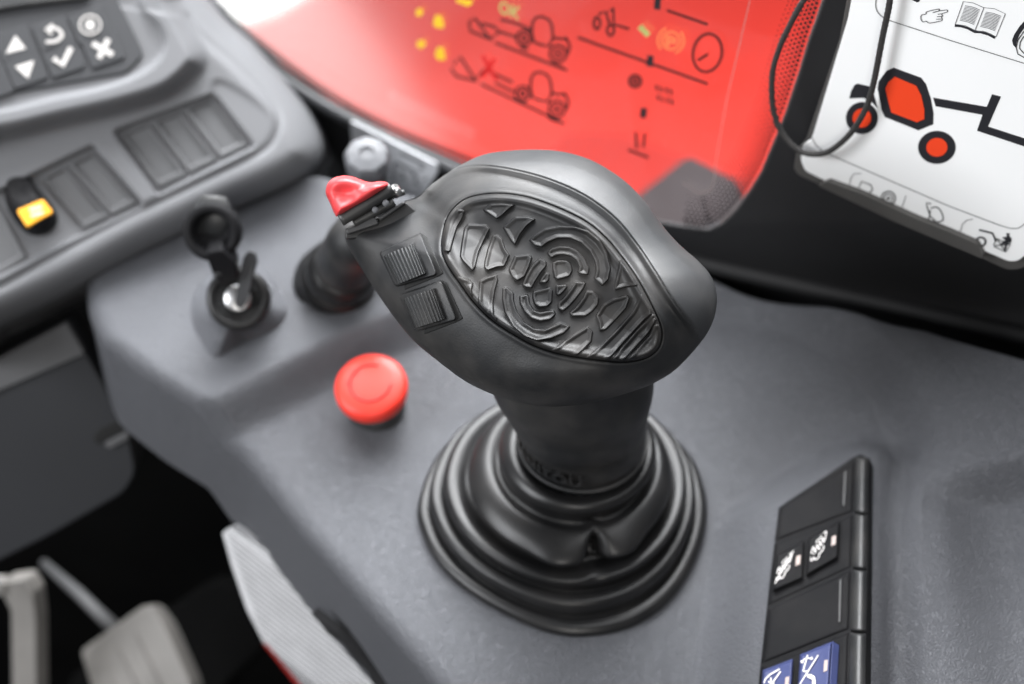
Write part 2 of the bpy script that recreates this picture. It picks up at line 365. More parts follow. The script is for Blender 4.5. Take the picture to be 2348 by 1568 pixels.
def deck_z(X, Y):
    d = sdf(BW, X, Y)
    z = 0.0155 * ss(-0.005, 0.009, d) - 0.003 * ss(0.0, 0.06, -d) + 0.020 * ss(0.075, 0.145, X)
    bl = zpt(2060, 1100, 0.03); 
    z = z + 0.040 * ss(bl[0] - 0.010, bl[0] + 0.085, X) * ss(0.0, 0.02, d + 0.002)
    ys = zpt(2250, 1082, 0.045)[1]
    xs = zpt(2110, 1082, 0.035)[0]
    z = z - 0.020 * (1 - ss(ys - 0.005, ys + 0.005, Y + 0.12 * (X - xs))) * ss(xs - 0.006, xs + 0.03, X)
    dpn = sdf(PNW[:, :2], X, Y); pz = PNA[0] + PNA[1] * X + PNA[2] * Y - 0.0035
    wgt = ss(0.024, 0.001, dpn)
    z = z * (1 - wgt) + pz * wgt
    return z
def on_deck(a, b):
    z = 0.016
    for _ in range(25):
        p = zpt(a, b, z); z = 0.6 * z + 0.4 * float(deck_z(np.array([p[0]]), np.array([p[1]]))[0])
    return zpt(a, b, z)
KW = np.array([on_deck(a, b)[:2] for a, b in back_px])
ys = np.linspace(EW[0, 1] + 0.002, KW[:, 1].max() + 0.012, 340); xmax = 0.30
rows = []
ts = np.linspace(0, 1, 420) 
xe = np.interp(ys, EW[:, 1], EW[:, 0]); kk = np.ones(9) / 9; xe = np.convolve(np.pad(xe, 4, 'edge'), kk, 'valid')
for y, x0 in zip(ys, xe):
    xs = x0 + 0.009 + (xmax - x0 - 0.009) * ts
    Y = np.full_like(xs, y)
    z = deck_z(xs, Y)
    kb = np.interp(xs, KW[:, 0], KW[:, 1])
    z = z - 0.05 * np.clip((y - kb + 0.004) / 0.012, 0, 1) ** 2.2
    z0 = z[0]; a = np.linspace(math.pi / 2, 0, 9)[:-1]
    skirt = [(x0 - 0.002, y, z0 - 0.062), (x0 - 0.001, y, z0 - 0.04), (x0, y, z0 - 0.018)]
    fil = [(x0 + 0.009 - 0.009 * math.sin(q), y, z0 - 0.009 + 0.009 * math.cos(q)) for q in a]
    rows.append(skirt + fil + list(zip(xs, Y, z)))
struct(sheet('console_deck', np.array(rows), M['deck']))
# ---- cab wall plane with the window opening
WD0 = plane((1560, 620, .72), (2000, 0, .57), (600, 100, .80))
WD = lambda x, y: WD0(x, y) + 0.045 * ss(500, 720, y)
win_r = zs([(790, -60), (770, 0), (745, 80), (700, 200), (640, 400), (570, 610), (510, 760), (430, 950), (370, 1050), (290, 1160), (200, 1250), (130, 1282), (0, 1265)])
win_l = [(1480, 495), (1250, 445), (1140, 400), (1050, 362), (900, 300), (760, 225), (640, 140), (540, 60), (450, -20), (420, -60)]
wall_poly = [(a + 8, b + 6) for a, b in win_r] + [(a - 4, b + 8) for a, b in win_l] + [(380, -60), (600, 640), (1560, 760), (2347, 980), (2600, 1050), (2600, -60)]
struct(patch('cab_wall', wall_poly, WD, -0.002, M['black'], None, 3.0, 6.0, 0.012))
# lower shelf moulding of the wall
def ledge(px0, y0, px1, y1, r, nm):
    pts = []
    for t in np.linspace(0, 1, 30):
        x = px0 + (px1 - px0) * t; y = y0 + (y1 - y0) * t
        pts.append(dpt(x, y, WD(x, y) - 0.001))
    return tube(nm, pts, r, M['black'], None, 20)
l1 = tag(ledge(1380, 548, 2500, 806, 0.004, 'trim_moulding'), 'matt black rounded trim moulding running along the foot of the cab wall', 'trim')
# ---- footwell: dark box
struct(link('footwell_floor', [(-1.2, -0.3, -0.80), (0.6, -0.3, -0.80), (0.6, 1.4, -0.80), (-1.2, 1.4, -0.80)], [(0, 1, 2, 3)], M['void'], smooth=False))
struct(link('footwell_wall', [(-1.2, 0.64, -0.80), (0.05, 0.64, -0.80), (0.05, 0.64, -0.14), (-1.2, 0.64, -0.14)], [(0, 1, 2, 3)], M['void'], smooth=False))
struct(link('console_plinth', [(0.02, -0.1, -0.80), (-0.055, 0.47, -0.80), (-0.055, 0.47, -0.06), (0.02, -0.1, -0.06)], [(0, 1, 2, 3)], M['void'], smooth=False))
# ---- outside seen through the window
struct(link('yard_ground', [(-4, 1.0, -0.8), (3, 1.0, -0.8), (3, 5, -0.8), (-4, 5, -0.8)], [(0, 1, 2, 3)], M['ground'], smooth=False))
OD_ = plane((600, 100, 1.32), (1700, 430, 1.02), (1700, 0, 1.22))
OD = lambda x, y: OD_(x, y) + 0.16 * (np.clip((1350 - np.asarray(x, float)) / 1050, 0, 2) ** 2)  # left part bent back so its gloss mirrors the added glare lamp
bon = thing('machine_bonnet', 'glossy red machine bodywork seen blurred through the cab window', 'bodywork')
patch('panel', [(300, 300), (520, 78), (640, 36), (720, -10), (760, -60), (2100, -120), (2100, 700), (900, 700)], OD, 0, M['redbody'], bon, 6.0, 18.0, 0.05)
slab('dark_reflection', [(1180, 430), (1290, 300), (1420, 300), (1560, 350), (1700, 400), (1900, 440), (1900, 700), (1100, 700)], OD, 0.03, 0.02, M['redreflect'], bon, 0.004)  # added slab, stands in for the dark reflection band on the red
tag(slab('mudguard', [(1380, 500), (1578, 344), (1692, 405), (1760, 560), (1700, 700), (1300, 700)], OD, 0.08, 0.03, M['tyre'], None, 0.006), 'dark grey brown mudguard outside low behind the window corner', 'mudguard')

# ================================================================== CAB WINDOW
win = thing('cab_window', 'cab side window with red machine behind it, printed decals and dotted black edge', 'window')
slab('glass_pane', [(a + 12, b + 10) for a, b in win_r] + [(a - 6, b + 12) for a, b in win_l], WD0, -0.009, 0.004, M['glass'], win)
WG = lambda x, y: WD0(x, y) + 0.0070
# seal along the lower left edge
sp = smooth_pts([(400, -60), (432, -20), (520, 62), (625, 147), (750, 232), (890, 305), (1040, 375), (1130, 412), (1260, 462)], 8, False)
tube('seal', dpt(sp[:, 0] - 10, sp[:, 1] + 10, WD(sp[:, 0], sp[:, 1]) - 0.001), 0.0030, M['seal'], win, 12)
# frit dots: rows following the right edge, growing toward the edge; fine mesh at the bottom
dots = []
E = smooth_pts(win_r, 12, False); seg = np.r_[0, np.cumsum(np.linalg.norm(np.diff(E, axis=0), axis=1))]
for row in range(9):
    stp = 11.5; off = 3 + row * 9.0; s = (row % 2) * stp / 2
    while s < seg[-1]:
        x = np.interp(s, seg, E[:, 0]); y = np.interp(s, seg, E[:, 1])
        x2 = np.interp(s + 4, seg, E[:, 0]); y2 = np.interp(s + 4, seg, E[:, 1]); t = np.array([x2 - x, y2 - y]); t /= max(np.linalg.norm(t), 1e-6)
        n = np.array([-t[1], t[0]]); n = n if n[0] < 0 or (abs(n[0]) < .3 and n[1] < 0) else -n
        r = 4.6 - row * 0.42; 
        if r > 0.6 and row < 8: dots.append((x + n[0] * off, y + n[1] * off, r))
        s += stp
E2 = smooth_pts(win_l, 12, False); seg2 = np.r_[0, np.cumsum(np.linalg.norm(np.diff(E2, axis=0), axis=1))]
for row in range(3):
    s = row * 4
    while s < seg2[-1]:
        x = np.interp(s, seg2, E2[:, 0]); y = np.interp(s, seg2, E2[:, 1]); dots.append((x + (3 + row * 7) * .45, y - (3 + row * 7) * .9, 4.6 - row * 1.3)); s += 9
discs('frit_band', dots, WG, 0.0, M['frit'], win, 8)
ribbons('frit_line', [zs([(380, 0), (320, 260), (250, 560), (190, 900), (175, 1040), (150, 1080), (90, 1090), (0, 1030)])], 1.4, WG, 0.0, M['lamp'], win)
# decals
def tractor(ox, oy, sx=1.0):
    c = lambda pts: zd([(ox + a * sx, oy + b) for a, b in pts])
    out = [c([(0, 0), (30, -40), (80, -45), (130, -20), (150, 20), (160, 110), (130, 185), (60, 170), (10, 150), (-5, 80), (0, 0)])]
    out += [ell(*c([(-65, 120)])[0], 17, 17, 20), ell(*c([(-65, 120)])[0], 7, 7, 12), ell(*c([(200, 240)])[0], 19, 19, 20), ell(*c([(200, 240)])[0], 8, 8, 12)]
    out += [c([(-95, 190), (-30, 210)]), c([(150, 120), (270, 130), (290, 190), (270, 250)]), c([(255, 110), (285, 170)]), c([(130, 310), (240, 350)])]
    return out
L_ = tractor(990, 175) + tractor(980, 605)
L_ += [zd(p) for p in ([(500, 170), (545, 140), (660, 300), (735, 250), (700, 210), (600, 180)], [(500, 170), (510, 240), (680, 310)], [(740, 150), (860, 180), (980, 230)], [(720, 240), (870, 290)],
       [(380, 500), (430, 440), (550, 620), (600, 560), (640, 530)], [(360, 530), (400, 590), (560, 630)], [(620, 540), (840, 640)], [(700, 640), (860, 720)], [(590, 650), (1240, 960)], [(700, 330), (1260, 545)], [(1340, 290), (2348, 650)], [(2030, 80), (2348, 190)])]
L_ += [ell(*zd([(2345, 410)])[0], 33, 44, 36, 10), zd([(2270, 470), (2350, 420)]), ell(*zd([(1490, 180)])[0], 7, 14, 14), ell(*zd([(1595, 235)])[0], 8, 12, 14), zd([(1500, 110), (1560, 90), (1590, 200)]), zd([(1590, 90), (1615, 60), (1620, 190), (1740, 225)]), ell(*zd([(1785, 630)])[0], 14, 14, 16), ell(*zd([(1785, 630)])[0], 6, 6, 10), zd([(1790, 1020), (1800, 1150)]), zd([(1730, 1160), (1890, 1220)]), zd([(1860, 1030), (1850, 1140)])]
ribbons('decal_drawing', L_, 6.5, WG, 0.0, M['dec'], win)
ribbons('decal_dashes', [zd(p) for p in ([(1962, -20), (1955, 75)], [(1905, 430), (1897, 515)], [(1855, 835), (1845, 915)])], 15, WG, 0.0, M['ink'], win)
glyphs('decal_letters', 'OK', zd([(735, 0), (905, 60), (890, 160), (725, 100)]), WG, 0.0003, M['dgreen'], win, 0.02)
glyphs('decal_letter_mark', 'P', zd([(2020, 270), (2110, 290), (2100, 380), (2020, 355)]), WG, 0.0003, M['dor'], win, 0.05)
pc = zd([(2062, 315)])[0]
ribbons('decal_brake_sign', [ell(pc[0], pc[1], 20, 20, 24, 15), ell(pc[0], pc[1], 30, 30, 12, 15, 125, 235), ell(pc[0], pc[1], 30, 30, 12, 15, -55, 55)], 5.5, WG, 0.0003, M['dor'], win)
ribbons('decal_cross', [zd([(605, 430), (710, 620)]), zd([(700, 455), (600, 600)])], 9, WG, 0.0003, M['dred'], win)
ribbons('decal_arrow', [zd([(1820, 205), (1890, 275)])], 13, WG, 0.0003, M['dgreen'], win)
yel = [[(95, 70), (130, 65), (145, 100), (120, 130), (85, 115)], [(240, 115), (285, 125), (300, 170), (305, 220), (250, 215), (220, 190)], [(100, 315), (150, 310), (165, 350), (130, 380), (95, 360)], [(255, 365), (300, 370), (310, 420), (320, 465), (260, 465), (235, 430)], [(400, -10), (520, 0), (525, 30), (490, 50), (400, 15)]]
vs, fs = [], []
for p in yel:
    P = np.array(zd(p)); b = len(vs); vs += list(dpt(P[:, 0], P[:, 1], WG(P[:, 0], P[:, 1]))); fs.append(list(range(b, b + len(P))))
link('decal_warning_signs', vs, fs, M['dyel'], win, False)
glyphs('decal_grid', '88\n88', zd([(1930, 650), (2080, 690), (2090, 820), (1950, 780)]), WG, 0.0002, M['dec'], win)

# ================================================================== DASHBOARD
DD = plane((400, 590, .712), (100, 100, .72), (650, 250, .735))
dash = thing('dashboard', 'light grey plastic dashboard corner with keypad and switch covers, upper left', 'dashboard')
dout = smooth_pts([(-120, 790), (0, 726), (160, 652), (330, 560), (500, 480), (620, 425), (690, 385), (712, 345), (695, 290), (650, 225), (580, 145), (500, 70), (420, -20), (300, -140), (-120, -140)], 6)
groove = np.array(smooth_pts([(-120, 700), (0, 655), (160, 565), (330, 478), (480, 405), (590, 350), (628, 315), (636, 265), (600, 210), (540, 150), (470, 90), (430, 40)], 6, False))
bez = smooth_pts([(-150, 268), (0, 262), (120, 235), (230, 212), (320, 180), (372, 140), (388, 95), (370, 50), (330, 10), (300, -60), (-150, -60)], 6)
bow = smooth_pts([(-150, 300), (0, 290), (140, 258), (270, 228), (370, 195), (425, 150), (435, 125), (400, 60), (370, 0), (350, -60), (-150, -60)], 6)
rec1 = corner_round([(260, 300), (490, 215), (585, 335), (360, 448)], 12)
rec2 = corner_round([(-130, 500), (215, 332), (330, 470), (80, 590), (-20, 640), (-100, 640)], 12)
lobe = smooth_pts([(490, 190), (560, 215), (625, 270), (622, 315), (585, 340), (540, 330), (480, 300)], 6)
sx = np.arange(-110, 760, 4.0); sy = np.arange(-110, 840, 4.0); X, Y = np.meshgrid(sx, sy)
d0 = sdf(dout, X, Y); dg_ = sdf(groove, X, Y, False); dbz = sdf(bez, X, Y); dr1 = sdf(rec1, X, Y); dr2 = sdf(rec2, X, Y); dlb = sdf(lobe, X, Y)
inner = sdf(np.vstack([groove, [(-200, -60), (-200, 700)]]), X, Y)
h = -0.030 * np.clip((d0 + 60) / 90, 0, 1) ** 2.4 - 0.06 * ss(10, 45, d0)
h += -0.0020 * np.exp(-(dg_ / 9) ** 2) + 0.0012 * ss(6, -6, inner)
h += 0.016 * ss(45, -10, sdf(bow, X, Y)) 
h -= 0.0035 * ss(8, -8, dbz + 10)
h -= 0.0045 * ss(4, -4, dr1) + 0.0045 * ss(4, -4, dr2) + 0.0012 * ss(10, -10, dlb) * ss(-2, 4, dr1)
mask = (d0 < 46)[:-1, :-1]
sheet('shell', dpt(X, Y, DD(X, Y) - h), M['dash'], dash, mask)
DB = lambda x, y: DD(x, y) + 0.0046
def cover(q, nm='switch_cover'):
    q = np.array(q, float)
    o = quad_relief(nm, q, DB, lambda s, t: 0.0022 * ss(0, .06, s) * ss(1, .94, s) * ss(0, .04, t) * ss(1, .96, t) + 0.0008 - 0.0016 * (ss(.16, .2, s) * ss(.90, .86, s) * ss(.05, .08, t) * ss(.90, .87, t)), M['blank'], dash, 60, 60)
    return o
def lerp2(a, b, t): return (a[0] + (b[0] - a[0]) * t, a[1] + (b[1] - a[1]) * t)
def row_of(q, n, gap=0.0):
    tl, tr, br, bl = q; out = []
    for i in range(n):
        a, b = (i + gap) / n, (i + 1 - gap) / n; out.append([lerp2(tl, tr, a), lerp2(tl, tr, b), lerp2(bl, br, b), lerp2(bl, br, a)])
    return out
for q in row_of([(268, 306), (488, 223), (575, 334), (362, 436)], 3, 0.02): cover(q)
for q in row_of([(88, 408), (212, 345), (320, 466), (192, 530)], 2, 0.02): cover(q)
for q in row_of([(-110, 510), (-5, 455), (70, 590), (-40, 660)], 1, 0.02): cover(q)
# amber rocker switch
rk = star_relief('rocker_switch', smooth_pts([(10, 420), (30, 402), (65, 405), (85, 430), (125, 480), (132, 510), (110, 535), (75, 540), (45, 520), (15, 470)], 5), (70, 472), DB, lambda x, y, r: 0.015 * (1 - r ** 4) ** .5 - 0.005 * np.exp(-(((x - 45) / 26) ** 2 + ((y - 430) / 22) ** 2)), 0.002, M['swblk'], dash, 80, 24)
slab('rocker_lens', corner_round([(38, 482), (98, 456), (122, 486), (62, 520)], 6), DB, 0.0154, 0.003, M['amber'], rk, 0.0004)
glyphs('rocker_symbol', '=', [(66, 478), (95, 470), (100, 490), (72, 498)], DB, 0.0157, M['keyw'], rk, 0.02)
# keypad
kp = slab('keypad', corner_round([(-120, 60), (250, -40), (300, 60), (330, 125), (290, 165), (-120, 240)], 14), DD, 0.0152, 0.004, M['cover'], dash, 0.0006)
KD = lambda x, y: DD(x, y) - 0.0152
def kq(cx, cy):
    ux, uy = np.array([38, -13]), np.array([14, 33]); c = np.array([cx, cy]); return [c - ux - uy, c + ux - uy, c + ux + uy, c - ux + uy]
zk = lambda a, b: (a / 3.0021 , b / 3.0021)
keys = [(62, 310), (370, 240), (620, 170)], [(175, 475), (435, 400), (710, 335)]
syms = [['tri', 'back', 'disc'], ['down', 'check', 'cross']]
for r_ in range(2):
    for c_ in range(3):
        a, b = keys[r_][c_]; cx_, cy_ = zk(a, b)
        if (r_, c_) == (0, 0): cx_, cy_ = 35, 103
        k = slab('key', corner_round(kq(cx_, cy_), 8), KD, 0.0010, 0.002, M['cover'], dash, 0.0004)
        s = syms[r_][c_]; hh = 0.0013
        if s == 'tri': slab('symbol', [(cx_, cy_ - 22), (cx_ + 24, cy_ + 8), (cx_ - 22, cy_ + 20)], KD, hh, .0003, M['keyw'], k)
        elif s == 'down': slab('symbol', [(cx_ - 24, cy_ - 6), (cx_ + 20, cy_ - 20), (cx_ + 6, cy_ + 22)], KD, hh, .0003, M['keyw'], k)
        elif s == 'check': ribbons('symbol', [[(cx_ - 22, cy_), (cx_ - 2, cy_ + 16), (cx_ + 18, cy_ - 24)]], 12, KD, hh, M['keyw'], k)
        elif s == 'cross': ribbons('symbol', [[(cx_ - 24, cy_ - 12), (cx_ + 22, cy_ + 14)], [(cx_ + 12, cy_ - 22), (cx_ - 10, cy_ + 22)]], 12, KD, hh, M['keyw'], k)
        elif s == 'back': ribbons('symbol', [smooth_pts([(cx_ - 16, cy_ - 12), (cx_ + 6, cy_ - 15), (cx_ + 19, cy_), (cx_ + 6, cy_ + 14), (cx_ - 18, cy_ + 16)], 5, False), [(cx_ - 2, cy_ - 24), (cx_ - 18, cy_ - 12), (cx_ - 4, cy_ - 2)]], 7, KD, hh, M['keyw'], k)
        else:
            ribbons('symbol', [ell(cx_, cy_, 24, 22, 24)], 4, KD, hh, M['keyw'], k); slab('symbol', ell(cx_, cy_, 11, 12, 12)[:-1], KD, hh, .0003, M['keyw'], k)
for (cx_, cy_) in [(-18, 190)]: slab('key', corner_round(kq(cx_, cy_), 8), KD, 0.0010, 0.002, M['cover'], dash, 0.0004)
slab('display_bezel', [(-130, -100), (245, -100), (200, -5), (60, 12), (-130, 42)], DD, 0.018, 0.004, M['blackg'], dash, 0.001)
# lower cover of the dashboard (left of the console)
LD = plane((0, 850, .745), (300, 1050, .765), (0, 1300, .79))
lc = thing('lower_dash_cover', 'dark grey plastic cover below the dashboard, left of the console', 'cover')
slab('panel', corner_round([(-150, 900), (0, 826), (152, 748), (196, 810), (292, 975), (312, 1085), (285, 1130), (110, 1230), (-150, 1360)], 22), LD, 0, 0.02, M['cover'], lc, 0.004, 3)
slab('upper_band', corner_round([(-150, 895), (0, 820), (150, 742), (195, 812), (0, 895), (-150, 975)], 10), LD, 0.003, 0.004, M['dashd'], lc, 0.001)
slab('latch', corner_round([(212, 1005), (225, 985), (262, 968), (292, 962), (296, 985), (255, 1005), (222, 1022)], 6), LD, 0.001, 0.004, M['slot'], lc, 0.0008)
slab('latch_tongue', corner_round([(238, 1018), (292, 990), (297, 1005), (250, 1030)], 5), LD, 0.0025, 0.003, M['dashd'], lc, 0.0008)

# ================================================================== EMERGENCY STOP
ax_e = np.array([-0.05, -0.17, 0.95]); ax_e /= np.linalg.norm(ax_e)
es = thing('emergency_stop_button', 'red mushroom emergency stop button with twist arrow mark on the grey console', 'button')
capc = zpt(849, 881, 0.018); R = 0.01465
lathe('cap', capc, ax_e, [(0.0095, -0.010), (0.0125, -0.0085), (R * .97, -0.0065), (R, -0.0045), (R * .995, -0.0018), (R * .95, -0.0004), (R * .85, 0.0004), (R * .6, 0.0010), (R * .3, 0.0013), (0.0001, 0.0014)], M['redcap'], es)
lathe('collar', capc, ax_e, [(0.0120, -0.030), (0.0120, -0.0125), (0.0108, -0.0118)], M['blackg'], es)
lathe('collar_ring', capc, ax_e, [(0.0105, -0.0120), (0.0114, -0.011), (0.0108, -0.0065)], M['metal'], es)
u = np.cross(ax_e, [0, 1, 0]); u /= np.linalg.norm(u); v = np.cross(ax_e, u)
arc = [capc + ax_e * 0.00115 + R * .56 * (math.cos(a) * u + math.sin(a) * v) for a in np.radians(np.linspace(-110, 175, 50))]
mk = tube('arrow_mark', arc, 0.00050, M['redmark'], es, 8)
def diskpt(a, rr): return capc + ax_e * 0.00135 + rr * (math.cos(math.radians(a)) * u + math.sin(math.radians(a)) * v)
CDc = lambda x, y: np.full(np.shape(x), 0.0) + (np.einsum('i,i', capc + ax_e * 0.0012 - CP, ax_e) / (ray(x, y) @ ax_e))
glyphs('arrow_letters', '->', [(806, 856), (818, 845), (824, 858), (812, 868)], CDc, 0.0002, M['redmark'], es)
glyphs('arrow_letters', '<-', [(790, 872), (808, 868), (812, 884), (796, 888)], CDc, 0.0002, M['redmark'], es)

# ================================================================== KEY SWITCH
ks = thing('key_switch', 'black ignition key switch on its grey moulded pod with flipped open cap', 'key switch')
PD = flatz(0.012)
pod = smooth_pts([(475, 862), (430, 800), (405, 740), (410, 680), (440, 630), (490, 592), (545, 578), (605, 582), (650, 625), (684, 690), (694, 735), (650, 782), (560, 815)], 6)
star_relief('pod', pod, (545, 680), PD, lambda x, y, r: 0.022 * ss(1.0, 0.3, r) - 0.001, 0.004, M['deck'], ks, 160, 40, bfun=lambda x, y, r: np.ones_like(r) + 0 * r)
axk = np.array([0.06, -0.62, 0.78]); axk /= np.linalg.norm(axk)
kc = dpt(545, 684, zdepth(545, 684, 0.012) - 0.033)
lathe('barrel', kc, axk, [(0.0128, -0.012), (0.0128, -0.001), (0.0118, 0.001), (0.0095, 0.0012), (0.009, -0.0005), (0.0001, -0.0005)], M['boot'], ks)
lathe('lock_face', kc, axk, [(0.0054, -0.001), (0.0054, 0.0012), (0.0048, 0.0016), (0.0001, 0.0017)], M['metal'], ks)
kb = kc + axk * 0.002
kd_ = np.array([0.18, 0.75, 0.5]); kd_ /= np.linalg.norm(kd_)
kdp = float(np.linalg.norm((kc - CP) @ FW)) - 0.004
KF = lambda x, y: np.full(np.shape(x), 0.0) + kdp - (700 - np.asarray(y, float)) * 3.0e-5
slab('key', corner_round([(536, 700), (552, 712), (566, 690), (578, 640), (590, 600), (584, 578), (568, 574), (556, 592), (546, 640)], 7), KF, 0.002, 0.0028, M['cover'], ks, 0.0006)
slab('key_slot_edge', [(560, 690), (566, 690), (582, 610), (577, 606)], KF, 0.0024, 0.0006, M['seal'], ks)
cc = dpt(484, 533, zdepth(545, 684, 0.012) - 0.050); axc = np.array([-0.05, -0.75, 0.66]); axc /= np.linalg.norm(axc)
lathe('cap', cc, axc, [(0.0088, -0.010), (0.0108, -0.009), (0.0114, -0.001), (0.0108, 0.0006), (0.0084, 0.0009), (0.0074, -0.001), (0.0064, -0.006), (0.0001, -0.0065)], M['swblk'], ks)
slab('cap_hinge', corner_round([(470, 582), (506, 574), (540, 604), (546, 640), (512, 660), (486, 628)], 8), lambda x, y: np.full(np.shape(x), 0.0) + 0.664 + (np.asarray(y, float) - 580) * 1.5e-4, 0, 0.008, M['swblk'], ks, 0.001)
tube('hinge_pin', [dpt(490, 630, .672), dpt(548, 606, .672)], 0.0013, M['blackg'], ks, 12)
lathe('cap_clip', cc + np.array([-0.001, 0.006, 0.003]), axc, [(0.0085, -0.009), (0.009, -0.004), (0.0082, -0.003)], M['blackg'], ks, 6)

# ================================================================== SMALL LEVER WITH GAITER
lv = thing('gaiter_lever', 'short black lever in a ribbed rubber gaiter behind the joystick head', 'lever')
p0 = zpt(768, 652, 0.013); p1 = dpt(845, 500, 0.645); axl = p1 - p0; ll = np.linalg.norm(axl); axl /= ll
prof = [(0.0175, -0.004), (0.0178, 0.002), (0.0165, 0.0045), (0.0150, 0.005), (0.0165, 0.0075), (0.0162, 0.011), (0.0140, 0.013), (0.0132, 0.014), (0.0150, 0.017), (0.0142, 0.021), (0.0118, 0.024)]
pr = smooth_pts(prof, 4, False)
lathe('gaiter', p0, axl, [tuple(q) for q in pr], M['boot'], lv)
lathe('knob', p0 + axl * 0.022, axl, [(0.0105, 0), (0.0118, 0.004), (0.0122, 0.012), (0.0118, 0.030), (0.0108, 0.040), (0.006, 0.045), (0.0001, 0.046)], M['rubber'], lv)
# ================================================================== GREY KNOB AND LABEL
gk = thing('hex_knob', 'grey faceted knob on a black post in front of the silver label', 'knob')
kp0 = dpt(846, 470, .735)
lathe('post', kp0, (0.02, 0, 1), [(0.0085, -0.01), (0.0085, 0.024)], M['blackg'], gk, 24)
lathe('cap', kp0 + np.array([0.001, 0, 0.024]), (0.03, -0.25, 1), [(0.0086, 0), (0.0098, 0.001), (0.0098, 0.006), (0.0085, 0.0085), (0.0035, 0.0095), (0.003, 0.0085), (0.0001, 0.0085)], M['knob'], gk, 9, smooth=False)
lb = thing('warning_label', 'silver grey printed label plate below the window seal, behind the knob', 'label')
LB = lambda x, y: WD(x, y) - 0.016
slab('plate', corner_round([(803, 277), (1000, 377), (1003, 392), (960, 470), (900, 500), (816, 455)], 5), LB, 0, 0.001, M['label'], lb)
zz = Zc(1100, 400, 3.1307)
ribbons('print', [zz(p) for p in ([(1440, 760), (1640, 850), (1700, 900)], [(1440, 770), (1425, 1000)], [(1520, 870), (1560, 960), (1500, 960)], [(1660, 900), (1720, 930), (1690, 1010), (1760, 1050)], [(1740, 820), (1800, 850)], [(1520, 640), (1820, 790)], [(1800, 980), (1850, 960)])], 6, LB, 0.0003, M['ink2'], lb)

# ================================================================== INSTRUCTION CARD IN HOLDER
SD = lambda x, y: WD0(x, y) - 0.012
hold = thing('card_holder', 'dark grey plastic clip frame holding the white instruction card on the wall', 'holder')
slab('back_frame', corner_round(zs([(938, -90), (880, 230), (690, 800), (640, 850), (622, 950), (650, 992), (775, 1048), (1200, 1250), (1640, 1440), (1830, 1528), (1900, 1525), (1985, 1480), (2100, 1300), (2400, 400), (2400, -90)]), 10), SD, -0.004, 0.006, M['frame'], hold, 0.001)
card = thing('instruction_card', 'white instruction card with black and orange tractor pictogram, held in wall frame', 'card')
slab('sheet', corner_round(zs([(968, -90), (930, 110), (735, 760), (722, 790), (680, 815), (664, 900), (690, 965), (820, 1028), (1640, 1390), (1840, 1476), (1890, 1474), (1935, 1440), (2060, 1240), (2350, 300), (2350, -90)]), 9), SD, 0, 0.0012, M['white'], card, 0.0003)
slab('lip', corner_round(zs([(760, 1048), (818, 1022), (1010, 1092), (1300, 1225), (1500, 1305), (1660, 1375), (1692, 1440), (1690, 1462), (1600, 1424), (1200, 1256)]), 6), SD, 0.003, 0.004, M['frame'], hold, 0.0008)
F_ = lambda nm, p, m, h_=0.0003: slab(nm, zs(p), SD, h_, 0.0003, m, card)
tb = F_('tractor_cab', [(1190, 383), (1345, 440), (1372, 475), (1400, 560), (1415, 640), (1413, 702), (1330, 736), (1140, 660), (1122, 620), (1100, 500), (1106, 460), (1150, 400)], M['ink'])
F_('tractor_window', [(1195, 435), (1318, 487), (1345, 540), (1363, 620), (1362, 672), (1322, 690), (1178, 635), (1160, 570), (1144, 500), (1160, 465)], M['orange'], 0.0006)
F_('tractor_bonnet', [(985, 473), (1062, 490), (1078, 530), (1099, 610), (1062, 572), (1020, 552), (940, 556), (950, 515), (968, 482)], M['ink'])
for (c_, ra, rb) in (((1011, 667), (90, 90), (52, 53)), ((1434, 832), (106, 93), (59, 52))):
    o1 = slab('tractor_wheel', zs(ell(c_[0], c_[1], ra[0], ra[1], 41)[:-1]), SD, 0.0003, 0.0003, M['ink'], card)
    slab('wheel_hub', zs(ell(c_[0], c_[1], rb[0], rb[1], 33)[:-1]), SD, 0.0006, 0.0003, M['orange'], o1)
F_('tractor_boom', [(1413, 552), (1715, 604), (1745, 533), (1795, 546), (1722, 715), (2100, 838), (2100, 884), (1660, 738), (1692, 648), (1427, 600)], M['ink'])
F_('bar', [(1180, -60), (1270, -12), (1322, 14), (1334, 10), (1338, -5), (1300, -80)], M['ink'])
L_ = [zs(smooth_pts([(1105, -60), (1090, 10), (1092, 50), (1112, 84), (1155, 112)], 5, False)), zs([(1155, 112), (1520, 232), (1926, 358), (2200, 440)]),
      zs(smooth_pts([(728, 775), (755, 822), (800, 856), (860, 885)], 4, False)), zs([(860, 885), (1500, 1162), (1780, 1268)]), zs(smooth_pts([(1780, 1268), (1850, 1288), (1905, 1282), (1960, 1230)], 4, False))]
ribbons('border_line', [np.vstack(L_[:2])], 1.6, SD, 0.0002, M['ink'], card)
ribbons('border_line', [np.vstack(L_[2:])], 1.6, SD, 0.0002, M['ink'], card)
hand = smooth_pts(zt([(1150, 145), (1295, 112), (1297, 135), (1390, 125), (1397, 148), (1330, 172), (1340, 195), (1325, 210), (1332, 232), (1318, 260), (1180, 286), (1140, 265), (1095, 270), (1070, 230), (1080, 188), (1130, 175)]), 4)
ribbons('hand_drawing', [np.vstack([hand, hand[:1]]), zt([(1218, 157), (1297, 137)]), zt([(1280, 178), (1330, 170)]), zt([(1272, 208), (1326, 204)]), zt([(1263, 240), (1322, 236)])], 1.6, SD, 0.0002, M['ink'], card)
bk = [zt(smooth_pts([(1495, 300), (1595, 20), (1720, 38), (1850, 96), (1980, 108), (2115, 172), (2000, 455), (1870, 395), (1740, 378), (1620, 318), (1495, 300)], 1, False)), zt([(1850, 96), (1740, 378)])]
